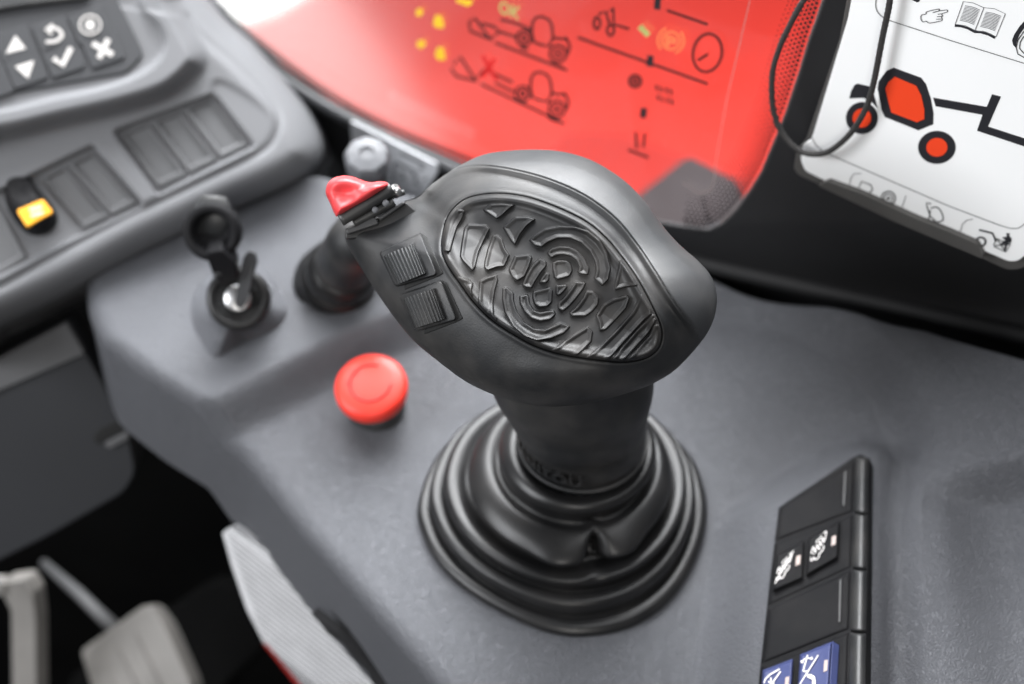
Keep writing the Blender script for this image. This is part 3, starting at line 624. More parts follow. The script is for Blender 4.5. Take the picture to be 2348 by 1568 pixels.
for i in range(12):
    t = i / 11.0
    bk.append(zt([(1618 - 66 * t, 72 + 178 * t), (1720 - 70 * t, 90 + 182 * t), (1797 - 68 * t, 125 + 178 * t)])); bk.append(zt([(1873 - 68 * t, 150 + 178 * t), (1970 - 70 * t, 166 + 182 * t), (2060 - 72 * t, 203 + 178 * t)]))
ribbons('book_drawing', bk, 1.3, SD, 0.0002, M['ink2'], card)
slab('book_spine', zt([(1492, 303), (1570, 312), (1660, 345), (1735, 382), (1840, 388), (1930, 420), (1995, 458), (1980, 482), (1900, 440), (1800, 412), (1735, 410), (1640, 360), (1560, 338), (1490, 332)]), SD, 0.0003, 0.0003, M['ink'], card)
slab('disc_drawing', zt([(2348, 265), (2290, 330), (2225, 430), (2200, 500), (2215, 560), (2245, 590), (2250, 530), (2290, 430), (2348, 350), (2420, 280), (2420, 200)]), SD, 0.0003, 0.0003, M['ink'], card)
ribbons('disc_lines', [zt([(2345, 390), (2270, 500), (2250, 590), (2270, 670), (2348, 712)]), zt([(2345, 450), (2300, 520), (2290, 600), (2348, 665)])], 2, SD, 0.0002, M['ink'], card)
L_ = [zb([(760, 290), (850, 325), (870, 370), (840, 400), (825, 430), (720, 390), (760, 290)]), ell(*zb([(1022, 455)])[0], 16, 16, 24), ell(*zb([(1022, 455)])[0], 10, 10, 20), ell(*zb([(1022, 455)])[0], 3, 3, 10),
      zb(smooth_pts([(1440, 555), (1500, 545), (1545, 600), (1555, 670), (1500, 690), (1460, 705), (1420, 680), (1425, 620)], 3)), zb([(1430, 630), (1490, 690)]), zb([(1420, 600), (1400, 540), (1395, 500), (1440, 510)])]
ribbons('tab_drawing', L_, 2.6, SD, 0.0002, M['ink'], card)
for q in ([(1195, 430), (1150, 560)], [(640, 350), (655, 260), (690, 215), (760, 215)], [(1720, 800), (1745, 710), (1790, 670), (1850, 660)]): ribbons('tab_edge', [zb(q)], 1.6, SD, 0.0002, M['ink2'], card)
ribbons('platform_drawing', [zb([(1910, 765), (2040, 798), (2075, 880)]), ell(*zb([(1925, 880)])[0], 11, 10, 20)], 4.2, SD, 0.0003, M['ink'], card)
ribbons('platform_lines', [zb([(2050, 915), (2080, 850), (2215, 905), (2170, 980), (2050, 925)]), zb([(2060, 920), (2215, 905)]), zb([(2085, 855), (2165, 975)])], 2.2, SD, 0.0003, M['ink'], card)
slab('figure_drawing', zb([(2175, 800), (2205, 805), (2200, 830), (2222, 850), (2220, 890), (2190, 890), (2165, 970), (2150, 965), (2165, 900), (2120, 915), (2125, 895), (2165, 865), (2135, 840), (2180, 835)]), SD, 0.0005, 0.0003, M['ink'], card)
# cord
cp = smooth_pts(zs([(720, -90), (690, -10), (665, 30), (612, 130), (555, 250), (513, 380), (503, 500), (512, 620), (545, 720), (600, 800), (665, 852), (740, 870), (820, 856), (900, 800), (968, 725), (1030, 620), (1065, 520), (1092, 400), (1130, 200), (1160, 60), (1172, -20), (1180, -100)]), 14, False)
hh = np.interp(np.linspace(0, 1, len(cp)), [0, .45, .6, 1], [0.012, 0.020, 0.020, 0.018])
tag(tube('cord', dpt(cp[:, 0], cp[:, 1], WD(cp[:, 0], cp[:, 1]) - hh), 0.00100, M['cord'], None, 14, twist=1700.0), 'thin braided black cord hanging in a loop over window edge and white card', 'cord')

# ================================================================== SWITCH PANEL (right front)
RD = plane((1977, 1040, float(zdepth(1977, 1040, 0.036))), (1784, 1156, float(zdepth(1784, 1156, 0.024))), (1960, 1568, float(zdepth(1960, 1568, 0.044))))
sw = thing('switch_panel', 'black console switch panel with white icon buttons and blue buttons at the front', 'switch panel')
slab('body', corner_round([(1956, 1046), (1972, 1040), (1994, 1050), (1990, 1300), (1982, 1640), (1728, 1640), (1738, 1560), (1764, 1320), (1784, 1162)], 6), RD, 0, 0.035, M['swblk'], sw, 0.0006)
def railprof(s, t): return 0.0035 * np.sqrt(np.clip(1 - (2 * s - 1) ** 2, 0, 1)) * ss(0, .012, t) * ss(1, .988, t) - 0.0003
yr = [1047, 1176, 1303, 1447, 1640]
xl = lambda y: 1962 - (y - 1047) * 0.0345; xr = lambda y: 1990 - (y - 1047) * 0.013
for i in range(4):
    a, b = yr[i] + 1.0, yr[i + 1] - 1.0
    quad_relief('side_rail', [(xl(a), a), (xr(a), a + 2), (xr(b), b + 3), (xl(b), b)], RD, railprof, M['blackg'], sw, 24, 40, -0.004)
def tile(q, h_=0.0008, m='swblk', nm='blank_cover', dish=0.0, parent=sw, D=RD):
    return quad_relief(nm, q, D, lambda s, t: (h_ - dish * np.sin(math.pi * s)) * (ss(0, .05, s) * ss(1, .95, s) * ss(0, .05, t) * ss(1, .95, t)) ** .6, M[m], parent, 30, 30, -0.003)
def spl(y0, y1, yl0, yl1): return [(xlx(y0, yl0)[0], yl0), (xl(y0) - 3, y0), (xl(y1) - 3, y1), (xlx(y1, yl1)[0], yl1)]
def xlx(y, yl): return (1786 - (yl - 1156) * 0.108, yl)
tile(spl(1060, 1172, 1165, 1238)); tile(spl(1180, 1300, 1246, 1388), 0.0006, nm='switch_bay'); tile(spl(1308, 1442, 1396, 1520)); tile(spl(1450, 1620, 1528, 1680), 0.0006, nm='switch_bay')
ribbons('cover_ridge', [zr([(692, 255), (682, 468)])], 4, RD, 0.0012, M['blackg'], sw, 0.0004)
b1 = tile(zr([(462, 668), (655, 560), (680, 600), (640, 790)][:1] + [(660, 562), (648, 790), (450, 905)]), 0.0034, 'swblk', 'push_button', 0.0005)
b1b = tile(zr([(268, 770), (440, 682), (432, 918), (245, 1000)]), 0.0034, 'swblk', 'push_button', 0.0005)
b2 = tile(zr([(412, 1385), (612, 1303), (590, 1640), (388, 1720)]), 0.0046, 'blue', 'push_button', 0.0005)
b2b = tile(zr([(182, 1482), (372, 1408), (358, 1720), (160, 1800)]), 0.0046, 'blue', 'push_button', 0.0005)
ribbons('cover_ridge', [zr([(662, 925), (655, 1185)])], 4, RD, 0.0012, M['blackg'], sw, 0.0004)
quad_relief('button_side', zr([(612, 1303), (655, 1330), (635, 1670), (590, 1640)]), RD, lambda s, t: 0.0042 - 0.003 * s, M['blue'], b2, 8, 8, -0.003)
def icon_filter(q, D, h_, par, slash=False, w_=2.0):
    B = lambda s, t: tuple(bil(q, np.array(float(s)), np.array(float(t))))
    ls = [[B(.16, .42), B(.12, .60)], [B(.16, .42), B(.26, .36)], [B(.72, .08), B(.88, .10)], [B(.88, .10), B(.84, .42)], [B(.62, .12), B(.60, .24)], [B(.42, .18), B(.38, .30)], [B(.52, .16), B(.50, .27)]]
    ls.append([B(*p) for p in smooth_pts([(.12, .75), (.10, .88), (.20, .92), (.30, .84), (.32, .94), (.46, 1.0), (.58, .92), (.56, .82), (.70, .82), (.82, .70), (.76, .58)], 3, False)])
    ls.append([B(.56, .58), B(.60, .70)]); ls.append([B(.30, .70), B(.20, .66)])
    if slash: ls.append([B(.02, 1.0), B(.95, .05)])
    ribbons('icon', ls, w_, D, h_, M['icon'], par)
    discs('icon_dots', [(*B(s, t), 2.6) for s, t in ((.30, .50), (.44, .44), (.58, .38), (.72, .32), (.34, .62), (.48, .55), (.62, .49), (.76, .43))], D, h_ + 0.0001, M['icon'], par, 12)
icon_filter(zr([(470, 690), (592, 600), (575, 760), (468, 830)]), RD, 0.0034, b1)
icon_filter(zr([(262, 820), (380, 735), (362, 870), (255, 950)]), RD, 0.0034, b1b, True)
for q, h_, p in (([(610, 660), (634, 650), (630, 705), (605, 716)], 0.0035, b1), ([(390, 782), (416, 772), (412, 828), (385, 838)], 0.0035, b1b), ([(562, 1424), (584, 1417), (580, 1484), (557, 1494)], 0.0047, b2), ([(322, 1528), (346, 1520), (340, 1600), (316, 1610)], 0.0047, b2b)):
    slab('indicator', zr(q), RD, h_, 0.0004, M['lamp'], p)
ribbons('icon', [zq([(595, 1332), (445, 1568), (430, 1600)]), zq([(508, 1330), (470, 1465)]), zq([(455, 1390), (480, 1365), (510, 1355), (548, 1360)]), zq([(475, 1465), (520, 1462)])], 2.6, RD, 0.0046, M['icon'], b2)
ribbons('icon', [zq([(455, 1375), (455, 1393), (475, 1390)]), zq([(540, 1345), (550, 1362), (530, 1366)])], 2.2, RD, 0.0046, M['icon'], b2)
slab('icon_arm', zq([(500, 1485), (540, 1490), (565, 1505), (572, 1540), (570, 1600), (545, 1600), (545, 1530), (505, 1512)]), RD, 0.0048, 0.0003, M['icon'], b2)
ribbons('icon', [zq([(150, 1560), (160, 1530), (200, 1490), (278, 1445)]), zq([(285, 1465), (205, 1580)]), zq([(205, 1515), (210, 1570)]), zq([(185, 1545), (210, 1570), (235, 1560)])], 3.0, RD, 0.0046, M['icon'], b2b)

# ================================================================== SIDE PANEL, PEDALS
sp_ = thing('side_panel', 'pale ribbed panel under the console edge at bottom centre left', 'panel')
PDs = plane((520, 1235, .735), (600, 1450, .755), (900, 1640, .725))
panel_px = [(508, 1222), (530, 1300), (565, 1400), (603, 1474), (680, 1568), (760, 1680), (1100, 1700), (1040, 1600), (900, 1480), (800, 1395), (720, 1335), (640, 1282), (532, 1210)]
slab('board', panel_px, PDs, 0, 0.004, M['sidep'], sp_, 0.0008)
ribs = []
for t in np.linspace(0, 1, 30):
    a = np.array([np.interp(t, [0, .5, 1], [514, 603, 760]), np.interp(t, [0, .5, 1], [1215, 1474, 1680])]); k_ = (1720 - a[1]) / 404
    ribs.append([a + np.array([4, 3]), a + np.array([510, 404]) * k_])
ribs += [[np.array([528, 1206]), np.array([1080, 1640])], [np.array([545, 1212]), np.array([1090, 1620])], [np.array([580, 1236]), np.array([1080, 1600])]]
ribbons('groove', ribs, 2.2, PDs, 0.0004, M['dash'], sp_)
slab('red_edge', [(603, 1476), (612, 1480), (690, 1572), (760, 1660), (752, 1664), (680, 1572)], PDs, 0.001, 0.003, M['redmark'], sp_)
slab('brush_strip', corner_round([(712, 1404), (770, 1448), (822, 1498), (905, 1590), (960, 1650), (930, 1650), (862, 1580), (842, 1540), (812, 1512), (786, 1476), (752, 1452)], 4), PDs, 0.045, 0.004, M['black'], sp_, 0.0008)
bp_ = thing('brake_pedal', 'grey worn steel pedal plate on a thin arm in the dark footwell', 'pedal')
PE = plane((300, 1450, .88), (200, 1500, .89), (380, 1568, .87))
slab('plate', corner_round([(182, 1492), (325, 1388), (345, 1392), (375, 1430), (438, 1568), (440, 1640), (250, 1700), (225, 1640)], 14), PE, 0, 0.012, M['pedal'], bp_, 0.002, 3)
ribbons('rib', [[(262, 1490), (345, 1650)], [(305, 1460), (385, 1620)], [(225, 1515), (300, 1670)]], 12, PE, 0.0008, M['pedal'], bp_, 0.0008)
tube('arm', [dpt(100, 1290, .95), dpt(180, 1360, .92), dpt(262, 1440, .90)], [0.0022, 0.003, 0.0036], M['dashd'], bp_, 12)
c2 = thing('clutch_pedal', 'pale grey upright pedal lever cut by the bottom left corner', 'pedal')
PC = plane((0, 1340, .84), (70, 1400, .84), (0, 1568, .86))
slab('lever', corner_round([(2, 1335), (55, 1328), (75, 1362), (82, 1420), (85, 1680), (28, 1680), (24, 1400), (5, 1365)], 8), PC, 0, 0.012, M['pedal'], c2, 0.002)
slab('pad', corner_round([(-60, 1330), (5, 1335), (12, 1362), (-60, 1380)], 8), PC, 0.003, 0.008, M['pedal'], c2, 0.002)
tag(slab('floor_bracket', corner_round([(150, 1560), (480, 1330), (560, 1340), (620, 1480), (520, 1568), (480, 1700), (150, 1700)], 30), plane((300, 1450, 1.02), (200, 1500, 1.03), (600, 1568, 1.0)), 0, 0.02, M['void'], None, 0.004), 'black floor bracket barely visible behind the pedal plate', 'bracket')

# ================================================================== JOYSTICK
joy = thing('joystick', 'black joystick with treaded palm pad, two thumb wheels, red rocker and rubber boot', 'joystick')
# ---- boot: swept rings
bc = np.array([[1290, 1172, 0.0], [1290, 1130, 0.008], [1294, 1102, 0.014], [1306, 1078, 0.024], [1320, 1027, 0.033], [1335, 1012, 0.040]])
BC = np.array([zpt(a, b, z) for a, b, z in bc])
prof = [(.0000, .0575), (.0016, .0578), (.0034, .0562), (.0036, .0535), (.0030, .0515), (.0046, .0522), (.0080, .0527), (.0104, .0512), (.0104, .0480), (.0096, .0462), (.0112, .0466), (.0148, .0474), (.0174, .0458), (.0176, .0425), (.0160, .0385), (.0165, .0362), (.0195, .0372), (.0235, .0376), (.0275, .0362), (.0298, .0325), (.0290, .0285), (.0300, .0278), (.0330, .0294), (.0362, .0290), (.0385, .0268), (.0388, .0245), (.0380, .0225)]
_bo = np.array([zpt(a, b, 0.001) for a, b in smooth_pts([(960, 1150), (972, 1225), (1010, 1290), (1070, 1345), (1150, 1395), (1230, 1432), (1310, 1450), (1400, 1442), (1480, 1412), (1550, 1352), (1600, 1262), (1619, 1170), (1602, 1080), (1560, 1018), (1490, 960), (1400, 922), (1300, 910), (1200, 920), (1100, 965), (1010, 1035)], 5)])[:, :2] - BC[0, :2]
_a = np.arctan2(_bo[:, 1], _bo[:, 0]) % (2 * math.pi); _o = np.argsort(_a); _a = _a[_o]; _r = np.hypot(_bo[:, 0], _bo[:, 1])[_o]
BR = np.interp(np.linspace(0, 2 * math.pi, 481), np.r_[_a[-1] - 2 * math.pi, _a, _a[0] + 2 * math.pi], np.r_[_r[-1], _r, _r[0]])
pf = smooth_pts(prof, 6, False); nth = 480; th = np.linspace(0, 2 * math.pi, nth + 1)
pos = []
for z, r in pf:
    c = np.array([np.interp(z, bc[:, 2], BC[:, k]) for k in range(3)])
    k3 = max(0, 1 - z / 0.024) ** .8
    rr = r * (1 + k3 * (BR / 0.0575 - 1))
    wz = math.exp(-((z - 0.0236) / 0.0044) ** 2)
    dth = (th - math.radians(283) + math.pi) % (2 * math.pi) - math.pi
    rr = rr - 0.0110 * wz * np.exp(-(dth / 0.075) ** 2) + 0.0030 * wz * (np.exp(-((dth + .34) / 0.24) ** 2) + np.exp(-((dth - .30) / 0.2) ** 2)) + 0.0010 * wz
    zz_ = z - 0.0006 * wz * np.exp(-(dth / .2) ** 2)
    pos.append(np.stack([c[0] + rr * np.cos(th), c[1] + rr * np.sin(th), np.full(nth + 1, 0) + zz_ - 0.002], -1))
sheet('boot', np.array(pos), M['boot'], joy)
# ---- shaft
sec = [(1335, 1010, .040, .0232, .0232), (1336, 993, .0445, .0236, .0236), (1333, 968, .052, .0236, .0236), (1328, 950, .062, .0243, .0238), (1322, 915, .072, .0262, .0245), (1312, 870, .084, .0285, .026), (1300, 800, .100, .029, .026), (1290, 760, .112, .026, .024)]
SC = np.array(sec); si = smooth_pts(SC, 8, False); pos = []
for q in si:
    c = zpt(q[0], q[1], q[2]); pos.append(np.stack([c[0] + q[3] * np.cos(th), c[1] + q[4] * np.sin(th) * (1 + 0.04 * np.cos(2 * th)), np.full(nth + 1, c[2])], -1))
pos = np.array(pos)
shaft = sheet('shaft', pos, M['rubber'], joy)
# lip bead at the bottom
c = zpt(1335, 1006, .0415); tube('shaft_bead', [c + np.array([.0238 * math.cos(a), .0238 * math.sin(a), 0]) for a in np.linspace(0, 2 * math.pi, 90)], 0.0009, M['rubber'], shaft, 10, caps=False)
# raised lettering round the foot of the shaft
def wrap_text(string, a0, a1, z0, z1, R_, cfun):
    c_ = bpy.data.curves.new('txt', 'FONT'); c_.body = string; c_.resolution_u = 3; c_.extrude = 0.02; c_.offset = 0.012; c_.space_character = 1.1
    o = bpy.data.objects.new('txt', c_); COL.objects.link(o); dg = bpy.context.evaluated_depsgraph_get(); me = o.evaluated_get(dg).to_mesh()
    vs = np.array([v.co[:] for v in me.vertices]); fs = [list(p.vertices) for p in me.polygons]; o.to_mesh_clear(); bpy.data.objects.remove(o)
    s = (vs[:, 0] - vs[:, 0].min()) / np.ptp(vs[:, 0]); t = (vs[:, 1] - vs[:, 1].min()) / np.ptp(vs[:, 1]); e = vs[:, 2] / 0.02
    A = np.radians(a0 + (a1 - a0) * s); Z = z0 + (z1 - z0) * t; RR = R_ + 0.0008 * e
    C_ = np.array([cfun(z) for z in Z])
    return link('lettering', np.stack([C_[:, 0] + RR * np.cos(A), C_[:, 1] + RR * np.sin(A), Z], -1), fs, M['rubber'], shaft, False)
scz = np.array([zpt(q[0], q[1], q[2]) for q in SC])
wrap_text('MANITOU', 188, 268, 0.0448, 0.0508, 0.0238, lambda z: np.array([np.interp(z, scz[:, 2], scz[:, k]) for k in range(2)]))
# ---- head
HD = lambda x, y: 0.552 + (640 - np.asarray(y, float)) * 4.8e-5 + (1230 - np.asarray(x, float)) * 2.2e-5
head_out = smooth_pts([(792, 548), (805, 578), (850, 650), (898, 720), (945, 778), (1000, 825), (1060, 870), (1110, 896), (1150, 911), (1200, 925), (1260, 932), (1330, 927), (1400, 912), (1450, 897), (1495, 880), (1545, 850), (1592, 802), (1625, 757), (1641, 712), (1642, 670), (1629, 632), (1600, 598), (1570, 572), (1542, 545), (1515, 512), (1482, 466), (1440, 422), (1400, 392), (1350, 365), (1290, 348), (1230, 343), (1170, 345), (1110, 354), (1060, 376), (1018, 402), (985, 427), (958, 450), (925, 462), (880, 490), (830, 512), (794, 528)], 8)
HCc = (1240.0, 650.0)
_ang = np.arctan2(head_out[:, 1] - HCc[1], head_out[:, 0] - HCc[0]); _rad = np.hypot(head_out[:, 0] - HCc[0], head_out[:, 1] - HCc[1]); _k = np.argsort(_ang); _ang = _ang[_k]; _rad = _rad[_k]
def head_r(x, y):
    a = np.arctan2(y - HCc[1], x - HCc[0]); R_ = np.interp(a, np.r_[_ang[-1] - 2 * math.pi, _ang, _ang[0] + 2 * math.pi], np.r_[_rad[-1], _rad, _rad[0]])
    return np.hypot(x - HCc[0], y - HCc[1]) / R_
pad_out = smooth_pts(zp([(112, 540), (112, 430), (145, 280), (215, 165), (325, 82), (470, 45), (640, 36), (830, 60), (1000, 110), (1200, 190), (1400, 295), (1560, 430), (1680, 570), (1800, 730), (1900, 900), (1990, 1080), (2040, 1200), (2055, 1300), (2030, 1400), (1960, 1470), (1850, 1512), (1700, 1528), (1500, 1510), (1250, 1475), (1060, 1430), (900, 1370), (740, 1280), (600, 1190), (480, 1090), (370, 970), (270, 830), (190, 720), (135, 620)]), 4)
seam = smooth_pts([(985, 432), (1020, 400), (1060, 384), (1110, 380), (1180, 390), (1260, 412), (1340, 448), (1410, 500), (1460, 560), (1500, 620), (1545, 690), (1585, 745), (1612, 783), (1628, 770)], 8, False)
seam_poly = np.vstack([seam, [(1700, 780), (1700, 250), (900, 250)]])
def head_h(x, y, r=None):
    x = np.asarray(x, float); y = np.asarray(y, float)
    if r is None: r = head_r(x, y)
    r = np.clip(r, 0, 1)
    h = 0.031 * np.clip(1 - r ** 2.15, 0, 1) ** 0.62
    G = lambda cx_, cy_, sx_, sy_, rot=0: np.exp(-((((x - cx_) * math.cos(rot) + (y - cy_) * math.sin(rot)) / sx_) ** 2 + ((-(x - cx_) * math.sin(rot) + (y - cy_) * math.cos(rot)) / sy_) ** 2))
    h = h - 0.0045 * G(985, 505, 45, 60, -0.5)                     # hollow beside the pad
    h = h + 0.0030 * G(1330, 858, 190, 42, -0.05)                  # bulge under the pad
    h = h + 0.0020 * G(1540, 720, 60, 90, -0.5)
    h = h - 0.0045 * G(900, 560, 70, 90, 0.3)
    d = sdf(seam_poly, x, y); dl = sdf(seam, x, y, False)
    h = h - 0.0014 * np.exp(-((d - 24) / 16) ** 2) * ss(0.0, 0.2, 1 - r) * ss(-2, 14, sdf(pad_out, x, y))
    h = h + 0.0022 * ss(18, -4, d) * ss(0.02, 0.15, 1 - r + 0.05) - 0.0007 * np.exp(-(dl / 2.0) ** 2)
    return h
HS = lambda x, y: HD(x, y) - head_h(x, y)
def head_front(x, y, r):
    h = head_h(x, y, r); dp = sdf(pad_out, x, y)
    return h - 0.0035 * ss(1.5, -3.0, dp) - 0.011 * ss(-4, -30, dp) + 0.0006 * np.exp(-((dp - 7) / 6) ** 2)
star_relief('head', head_out, HCc, HD, head_front, 0.034, M['rubber'], joy, 640, 190, split=(lambda x, y: sdf(seam_poly, x, y) < 0, 'back_shell', M['shell']))
# top shell: outer skin beyond the seam, a hair proud of the rubber
# ---- palm pad with moulded treads
blocks = [[(310, 190), (290, 250), (240, 335), (205, 450), (180, 550), (150, 545), (100, 545), (80, 430), (130, 270), (230, 170)],
 [(340, 310), (500, 315), (530, 350), (480, 450), (430, 560), (400, 690), (375, 720), (290, 625), (272, 590), (288, 470), (310, 345)],
 [(475, 180), (540, 130), (640, 125), (745, 138), (690, 180), (640, 230), (590, 262)],
 [(650, 335), (760, 245), (860, 240), (935, 262), (860, 320), (800, 395), (755, 490), (720, 452)],
 [(560, 410), (600, 405), (640, 440), (665, 520), (705, 580), (660, 680), (600, 685), (510, 717), (485, 690), (490, 640), (520, 520)],
 [(755, 590), (870, 578), (905, 600), (880, 680), (840, 770), (775, 808), (735, 780), (703, 710)],
 [(975, 605), (1030, 640), (1030, 680), (980, 740), (930, 820), (905, 872), (850, 867), (820, 845), (850, 770), (900, 680)],
 [(1030, 735), (1057, 750), (1055, 800), (1030, 827), (973, 827), (990, 785)],
 [(1090, 650), (1130, 628), (1210, 628), (1250, 660), (1262, 720), (1240, 765), (1190, 782), (1130, 797), (1108, 780), (1090, 700)],
 [(1042, 565), (1070, 525), (1150, 502), (1240, 507), (1320, 550), (1380, 620), (1412, 700), (1400, 755), (1345, 752), (1312, 735), (1325, 690), (1300, 630), (1250, 592), (1180, 577), (1120, 582), (1075, 607)],
 [(885, 450), (930, 405), (1020, 350), (1150, 323), (1280, 328), (1400, 368), (1500, 448), (1570, 570), (1602, 700), (1580, 800), (1530, 852), (1458, 790), (1475, 720), (1465, 640), (1420, 550), (1340, 472), (1240, 432), (1130, 432), (1040, 470), (990, 512), (930, 497)],
 [(918, 905), (1060, 870), (1087, 895), (1080, 1000), (1040, 1037), (970, 1042), (930, 1012), (913, 950)],
 [(1118, 850), (1210, 843), (1217, 865), (1180, 910), (1150, 937), (1123, 932)],
 [(1290, 815), (1382, 825), (1360, 880), (1300, 960), (1240, 1030), (1180, 1077), (1138, 1055), (1138, 1010), (1200, 950), (1250, 880)],
 [(1390, 898), (1450, 905), (1497, 960), (1490, 1020), (1440, 1080), (1380, 1122), (1260, 1122), (1238, 1095), (1310, 1030), (1360, 960)],
 [(798, 945), (860, 930), (877, 950), (882, 1010), (920, 1070), (980, 1090), (1050, 1075), (1100, 1072), (1112, 1110), (1070, 1150), (980, 1167), (900, 1142), (840, 1082), (803, 1010)],
 [(650, 875), (680, 862), (740, 915), (740, 980), (770, 1080), (840, 1180), (930, 1235), (1020, 1242), (1110, 1202), (1160, 1178), (1243, 1215), (1190, 1272), (1080, 1317), (950, 1338), (840, 1302), (740, 1212), (668, 1090), (646, 970)],
 [(445, 810), (500, 780), (590, 752), (602, 800), (575, 900), (560, 1010), (565, 1110), (610, 1215), (560, 1180), (480, 1110), (433, 1000), (438, 900)],
 [(245, 775), (350, 800), (382, 830), (368, 900), (375, 985), (330, 950), (260, 850)],
 [(1690, 620), (1740, 690), (1790, 770), (1840, 850), (1740, 862), (1640, 892), (1638, 850), (1665, 740)],
 [(1740, 938), (1772, 960), (1740, 1050), (1650, 1150), (1560, 1242), (1508, 1247), (1500, 1180), (1473, 1120), (1540, 1020), (1620, 972)],
 [(1400, 1213), (1442, 1260), (1430, 1350), (1290, 1480), (1200, 1500), (1080, 1430), (1200, 1340), (1310, 1268)],
 [(1872, 930), (1960, 1060), (1965, 1100), (1900, 1155), (1800, 1265), (1700, 1375), (1615, 1470), (1500, 1560), (1380, 1500), (1520, 1380), (1660, 1240), (1800, 1080)],
 [(1975, 1108), (2060, 1110), (1997, 1165), (1940, 1270), (1840, 1380), (1715, 1512), (1650, 1580), (1615, 1510), (1700, 1400), (1830, 1250)],
 [(1990, 1200), (2080, 1200), (2100, 1350), (2020, 1500), (1800, 1560), (1740, 1520), (1850, 1400), (1950, 1290)],
]
step = 0.65
x0, x1, y0, y1 = pad_out[:, 0].min() - 4, pad_out[:, 0].max() + 4, pad_out[:, 1].min() - 4, pad_out[:, 1].max() + 4
X, Y = np.meshgrid(np.arange(x0, x1, step), np.arange(y0, y1, step)); dp = sdf(pad_out, X, Y)
base = head_h(X, Y) + 0.0002
rim = 0.0026 * np.exp(-((dp + 9) / 13) ** 2)
rimin = smooth_pts(zp([(170, 560), (200, 420), (250, 300), (320, 200), (480, 140), (760, 130), (940, 160), (1150, 240), (1330, 262), (1520, 440), (1640, 600), (1780, 800), (1860, 930), (1960, 1120), (2010, 1250), (1960, 1400), (1800, 1470), (1500, 1460), (1150, 1400), (900, 1330), (700, 1220), (500, 1060), (340, 880), (230, 720)]), 3)
dri = sdf(rimin, X, Y)
dish = -0.0048 * ss(2, -120, dp) - 0.0006
tread = np.zeros_like(X)
for b in blocks:
    P = np.array(zp(b)); P = corner_round(P, 3, 3); m = (X > P[:, 0].min() - 9) & (X < P[:, 0].max() + 9) & (Y > P[:, 1].min() - 9) & (Y < P[:, 1].max() + 9)
    d = sdf(P, X[m], Y[m])
    t_ = 0.0015 * ss(1.9, -1.5, d) - 0.0006 * ss(-2.5, -11, d)
    cur = tread[m]; tread[m] = np.where(t_ > cur, t_, np.where(d < -2.5, t_, cur))
tread *= ss(1.0, -7, dp)
hpad = base + rim + dish + tread - 0.006 * ss(-2.5, 3.0, dp) ** 1.5
mask = (dp < 3.0)[:-1, :-1]
sheet('palm_pad', dpt(X, Y, HD(X, Y) - hpad), M['pad'], joy, mask)
# ---- thumb wheels
for wq, bq in ((zw([(600, 812), (872, 697), (976, 962), (722, 1064)]), zw([(560, 780), (925, 612), (1072, 978), (705, 1085)])), (zw([(770, 1190), (1048, 1100), (1146, 1368), (880, 1452)]), zw([(735, 1160), (1108, 1032), (1246, 1378), (880, 1480)]))):
    tw = thing_parent = patch('wheel_plate', corner_round(bq, 9), HS, 0.0026, M['rubber'], joy)
    # black patch beside the plate, its colour standing in for the slot's shade
    c_ = np.mean(bq, 0); gq = [tuple(np.array(bq[1]) + (0, -4)), tuple(np.array(bq[1]) + (14, 8)), tuple(np.array(bq[2]) + (15, -2)), tuple(np.array(bq[2]) + (0, 6)), tuple(np.array(bq[3]) + (20, 8)), tuple(np.array(bq[3]) + (20, -4)), tuple(np.array(bq[2]) + (-8, -8)), tuple(np.array(bq[1]) + (-8, 8))]
    patch('wheel_slot_shade', corner_round(gq, 4), HS, 0.0005, M['slot'], joy)
    def wprof(s, t):
        cyl = 0.0050 * np.sqrt(np.clip(1 - ((s - .5) / .52) ** 2, 0, 1))
        rib = 0.00075 * (0.5 + 0.5 * np.cos((np.arcsin(np.clip((s - .5) / .5, -1, 1)) / math.pi + .5) * 2 * math.pi * 13)) ** 0.7
        return 0.0012 + cyl + rib
    quad_relief('thumb_wheel', wq, HS, wprof, M['wheel'], tw, 150, 6, -0.001, False)
    patch('wheel_well', corner_round([tuple(np.array(c_) + (np.array(q) - c_) * 1.09) for q in wq], 2), HS, 0.0020, M['slot'], tw)
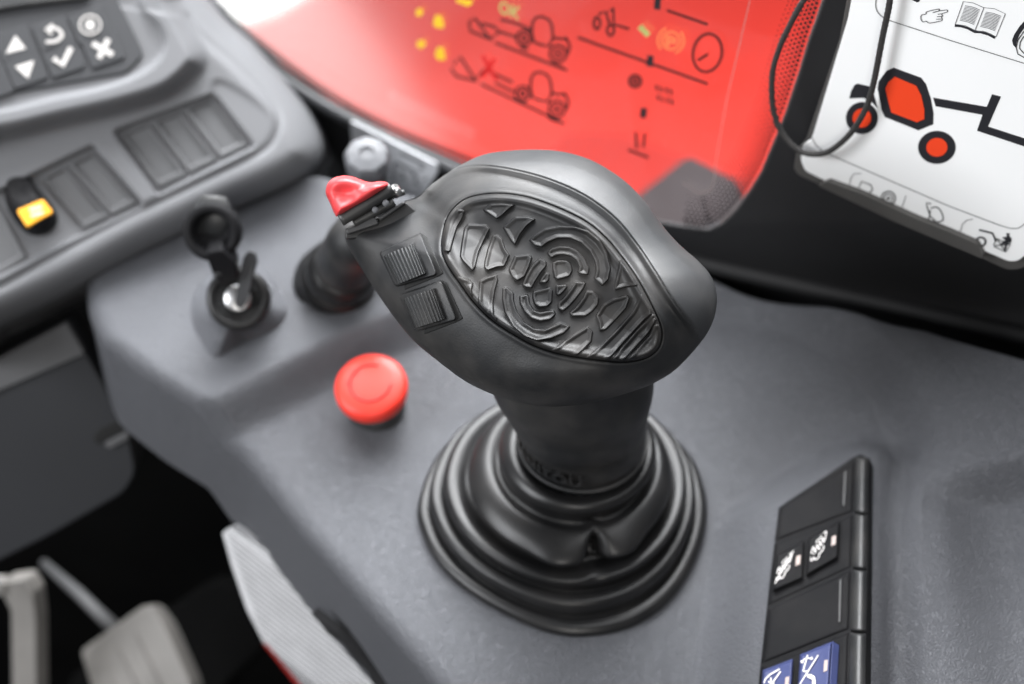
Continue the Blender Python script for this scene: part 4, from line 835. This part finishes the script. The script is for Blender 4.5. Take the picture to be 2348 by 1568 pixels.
# ---- red rocker and its socket
RDp = lambda x, y: np.full(np.shape(x), 0.0) + 0.556
rb = smooth_pts(zw([(85, 235), (108, 165), (165, 118), (250, 101), (330, 113), (400, 138), (475, 160), (560, 152), (622, 158), (648, 185), (565, 245), (450, 322), (330, 390), (198, 462), (165, 440), (128, 352), (95, 285)]), 5)
def rockh(x, y, r):
    G = lambda a, b, c_, d_: np.exp(-(((x - a) / c_) ** 2 + ((y - b) / d_) ** 2))
    h = 0.010 * np.clip(1 - r ** 3.5, 0, 1) ** .5
    zc = zw([(235, 265)])[0]
    h = h - 0.0055 * G(zc[0], zc[1], 42, 26) - 0.0015 * G(840, 430, 20, 14)
    return h
rocker = star_relief('rocker_button', rb, zw([(260, 290)])[0], RDp, rockh, 0.006, M['pinkred'], joy, 220, 60)
def bar(nm, a, b, r1, r2, m_, par, d1=.556, d2=.556):
    a, b = zw([a])[0], zw([b])[0]; t = np.linspace(0, 1, 16); x = a[0] + (b[0] - a[0]) * t; y = a[1] + (b[1] - a[1]) * t
    return tube(nm, dpt(x, y, d1 + (d2 - d1) * t), r1 + (r2 - r1) * t, m_, par, 14)
bar('gasket', (215, 495), (670, 215), 0.0022, 0.0024, M['blackg'], joy, .553, .555)
bar('gasket', (330, 520), (690, 330), 0.0017, 0.0018, M['blackg'], joy, .556, .557)
sk = slab('socket', zw([(250, 570), (520, 455), (545, 480), (770, 330), (810, 345), (900, 420), (560, 640), (262, 665)]), RDp, -0.002, 0.016, M['rubber'], joy, 0.0008)
slab('socket_step', zw([(262, 575), (515, 462), (545, 500), (560, 530), (275, 625)]), RDp, 0.0005, 0.01, M['shell'], sk, 0.0006)
slab('socket_step', zw([(540, 470), (770, 328), (800, 345), (575, 500)]), RDp, 0.0005, 0.01, M['shell'], sk, 0.0006)
for q in ((618, 345), (525, 405)):
    a = zw([q])[0]; lathe('screw', dpt(a[0], a[1], .553), -ray(*a), [(0.0011, -0.003), (0.0011, 0), (0.0006, .0004)], M['knob'], joy, 16)
bar('screw', (700, 215), (715, 255), 0.0016, 0.0018, M['metal'], joy, .560, .556)
bar('clip', (640, 290), (780, 250), 0.0011, 0.0010, M['blackg'], joy, .560, .562)
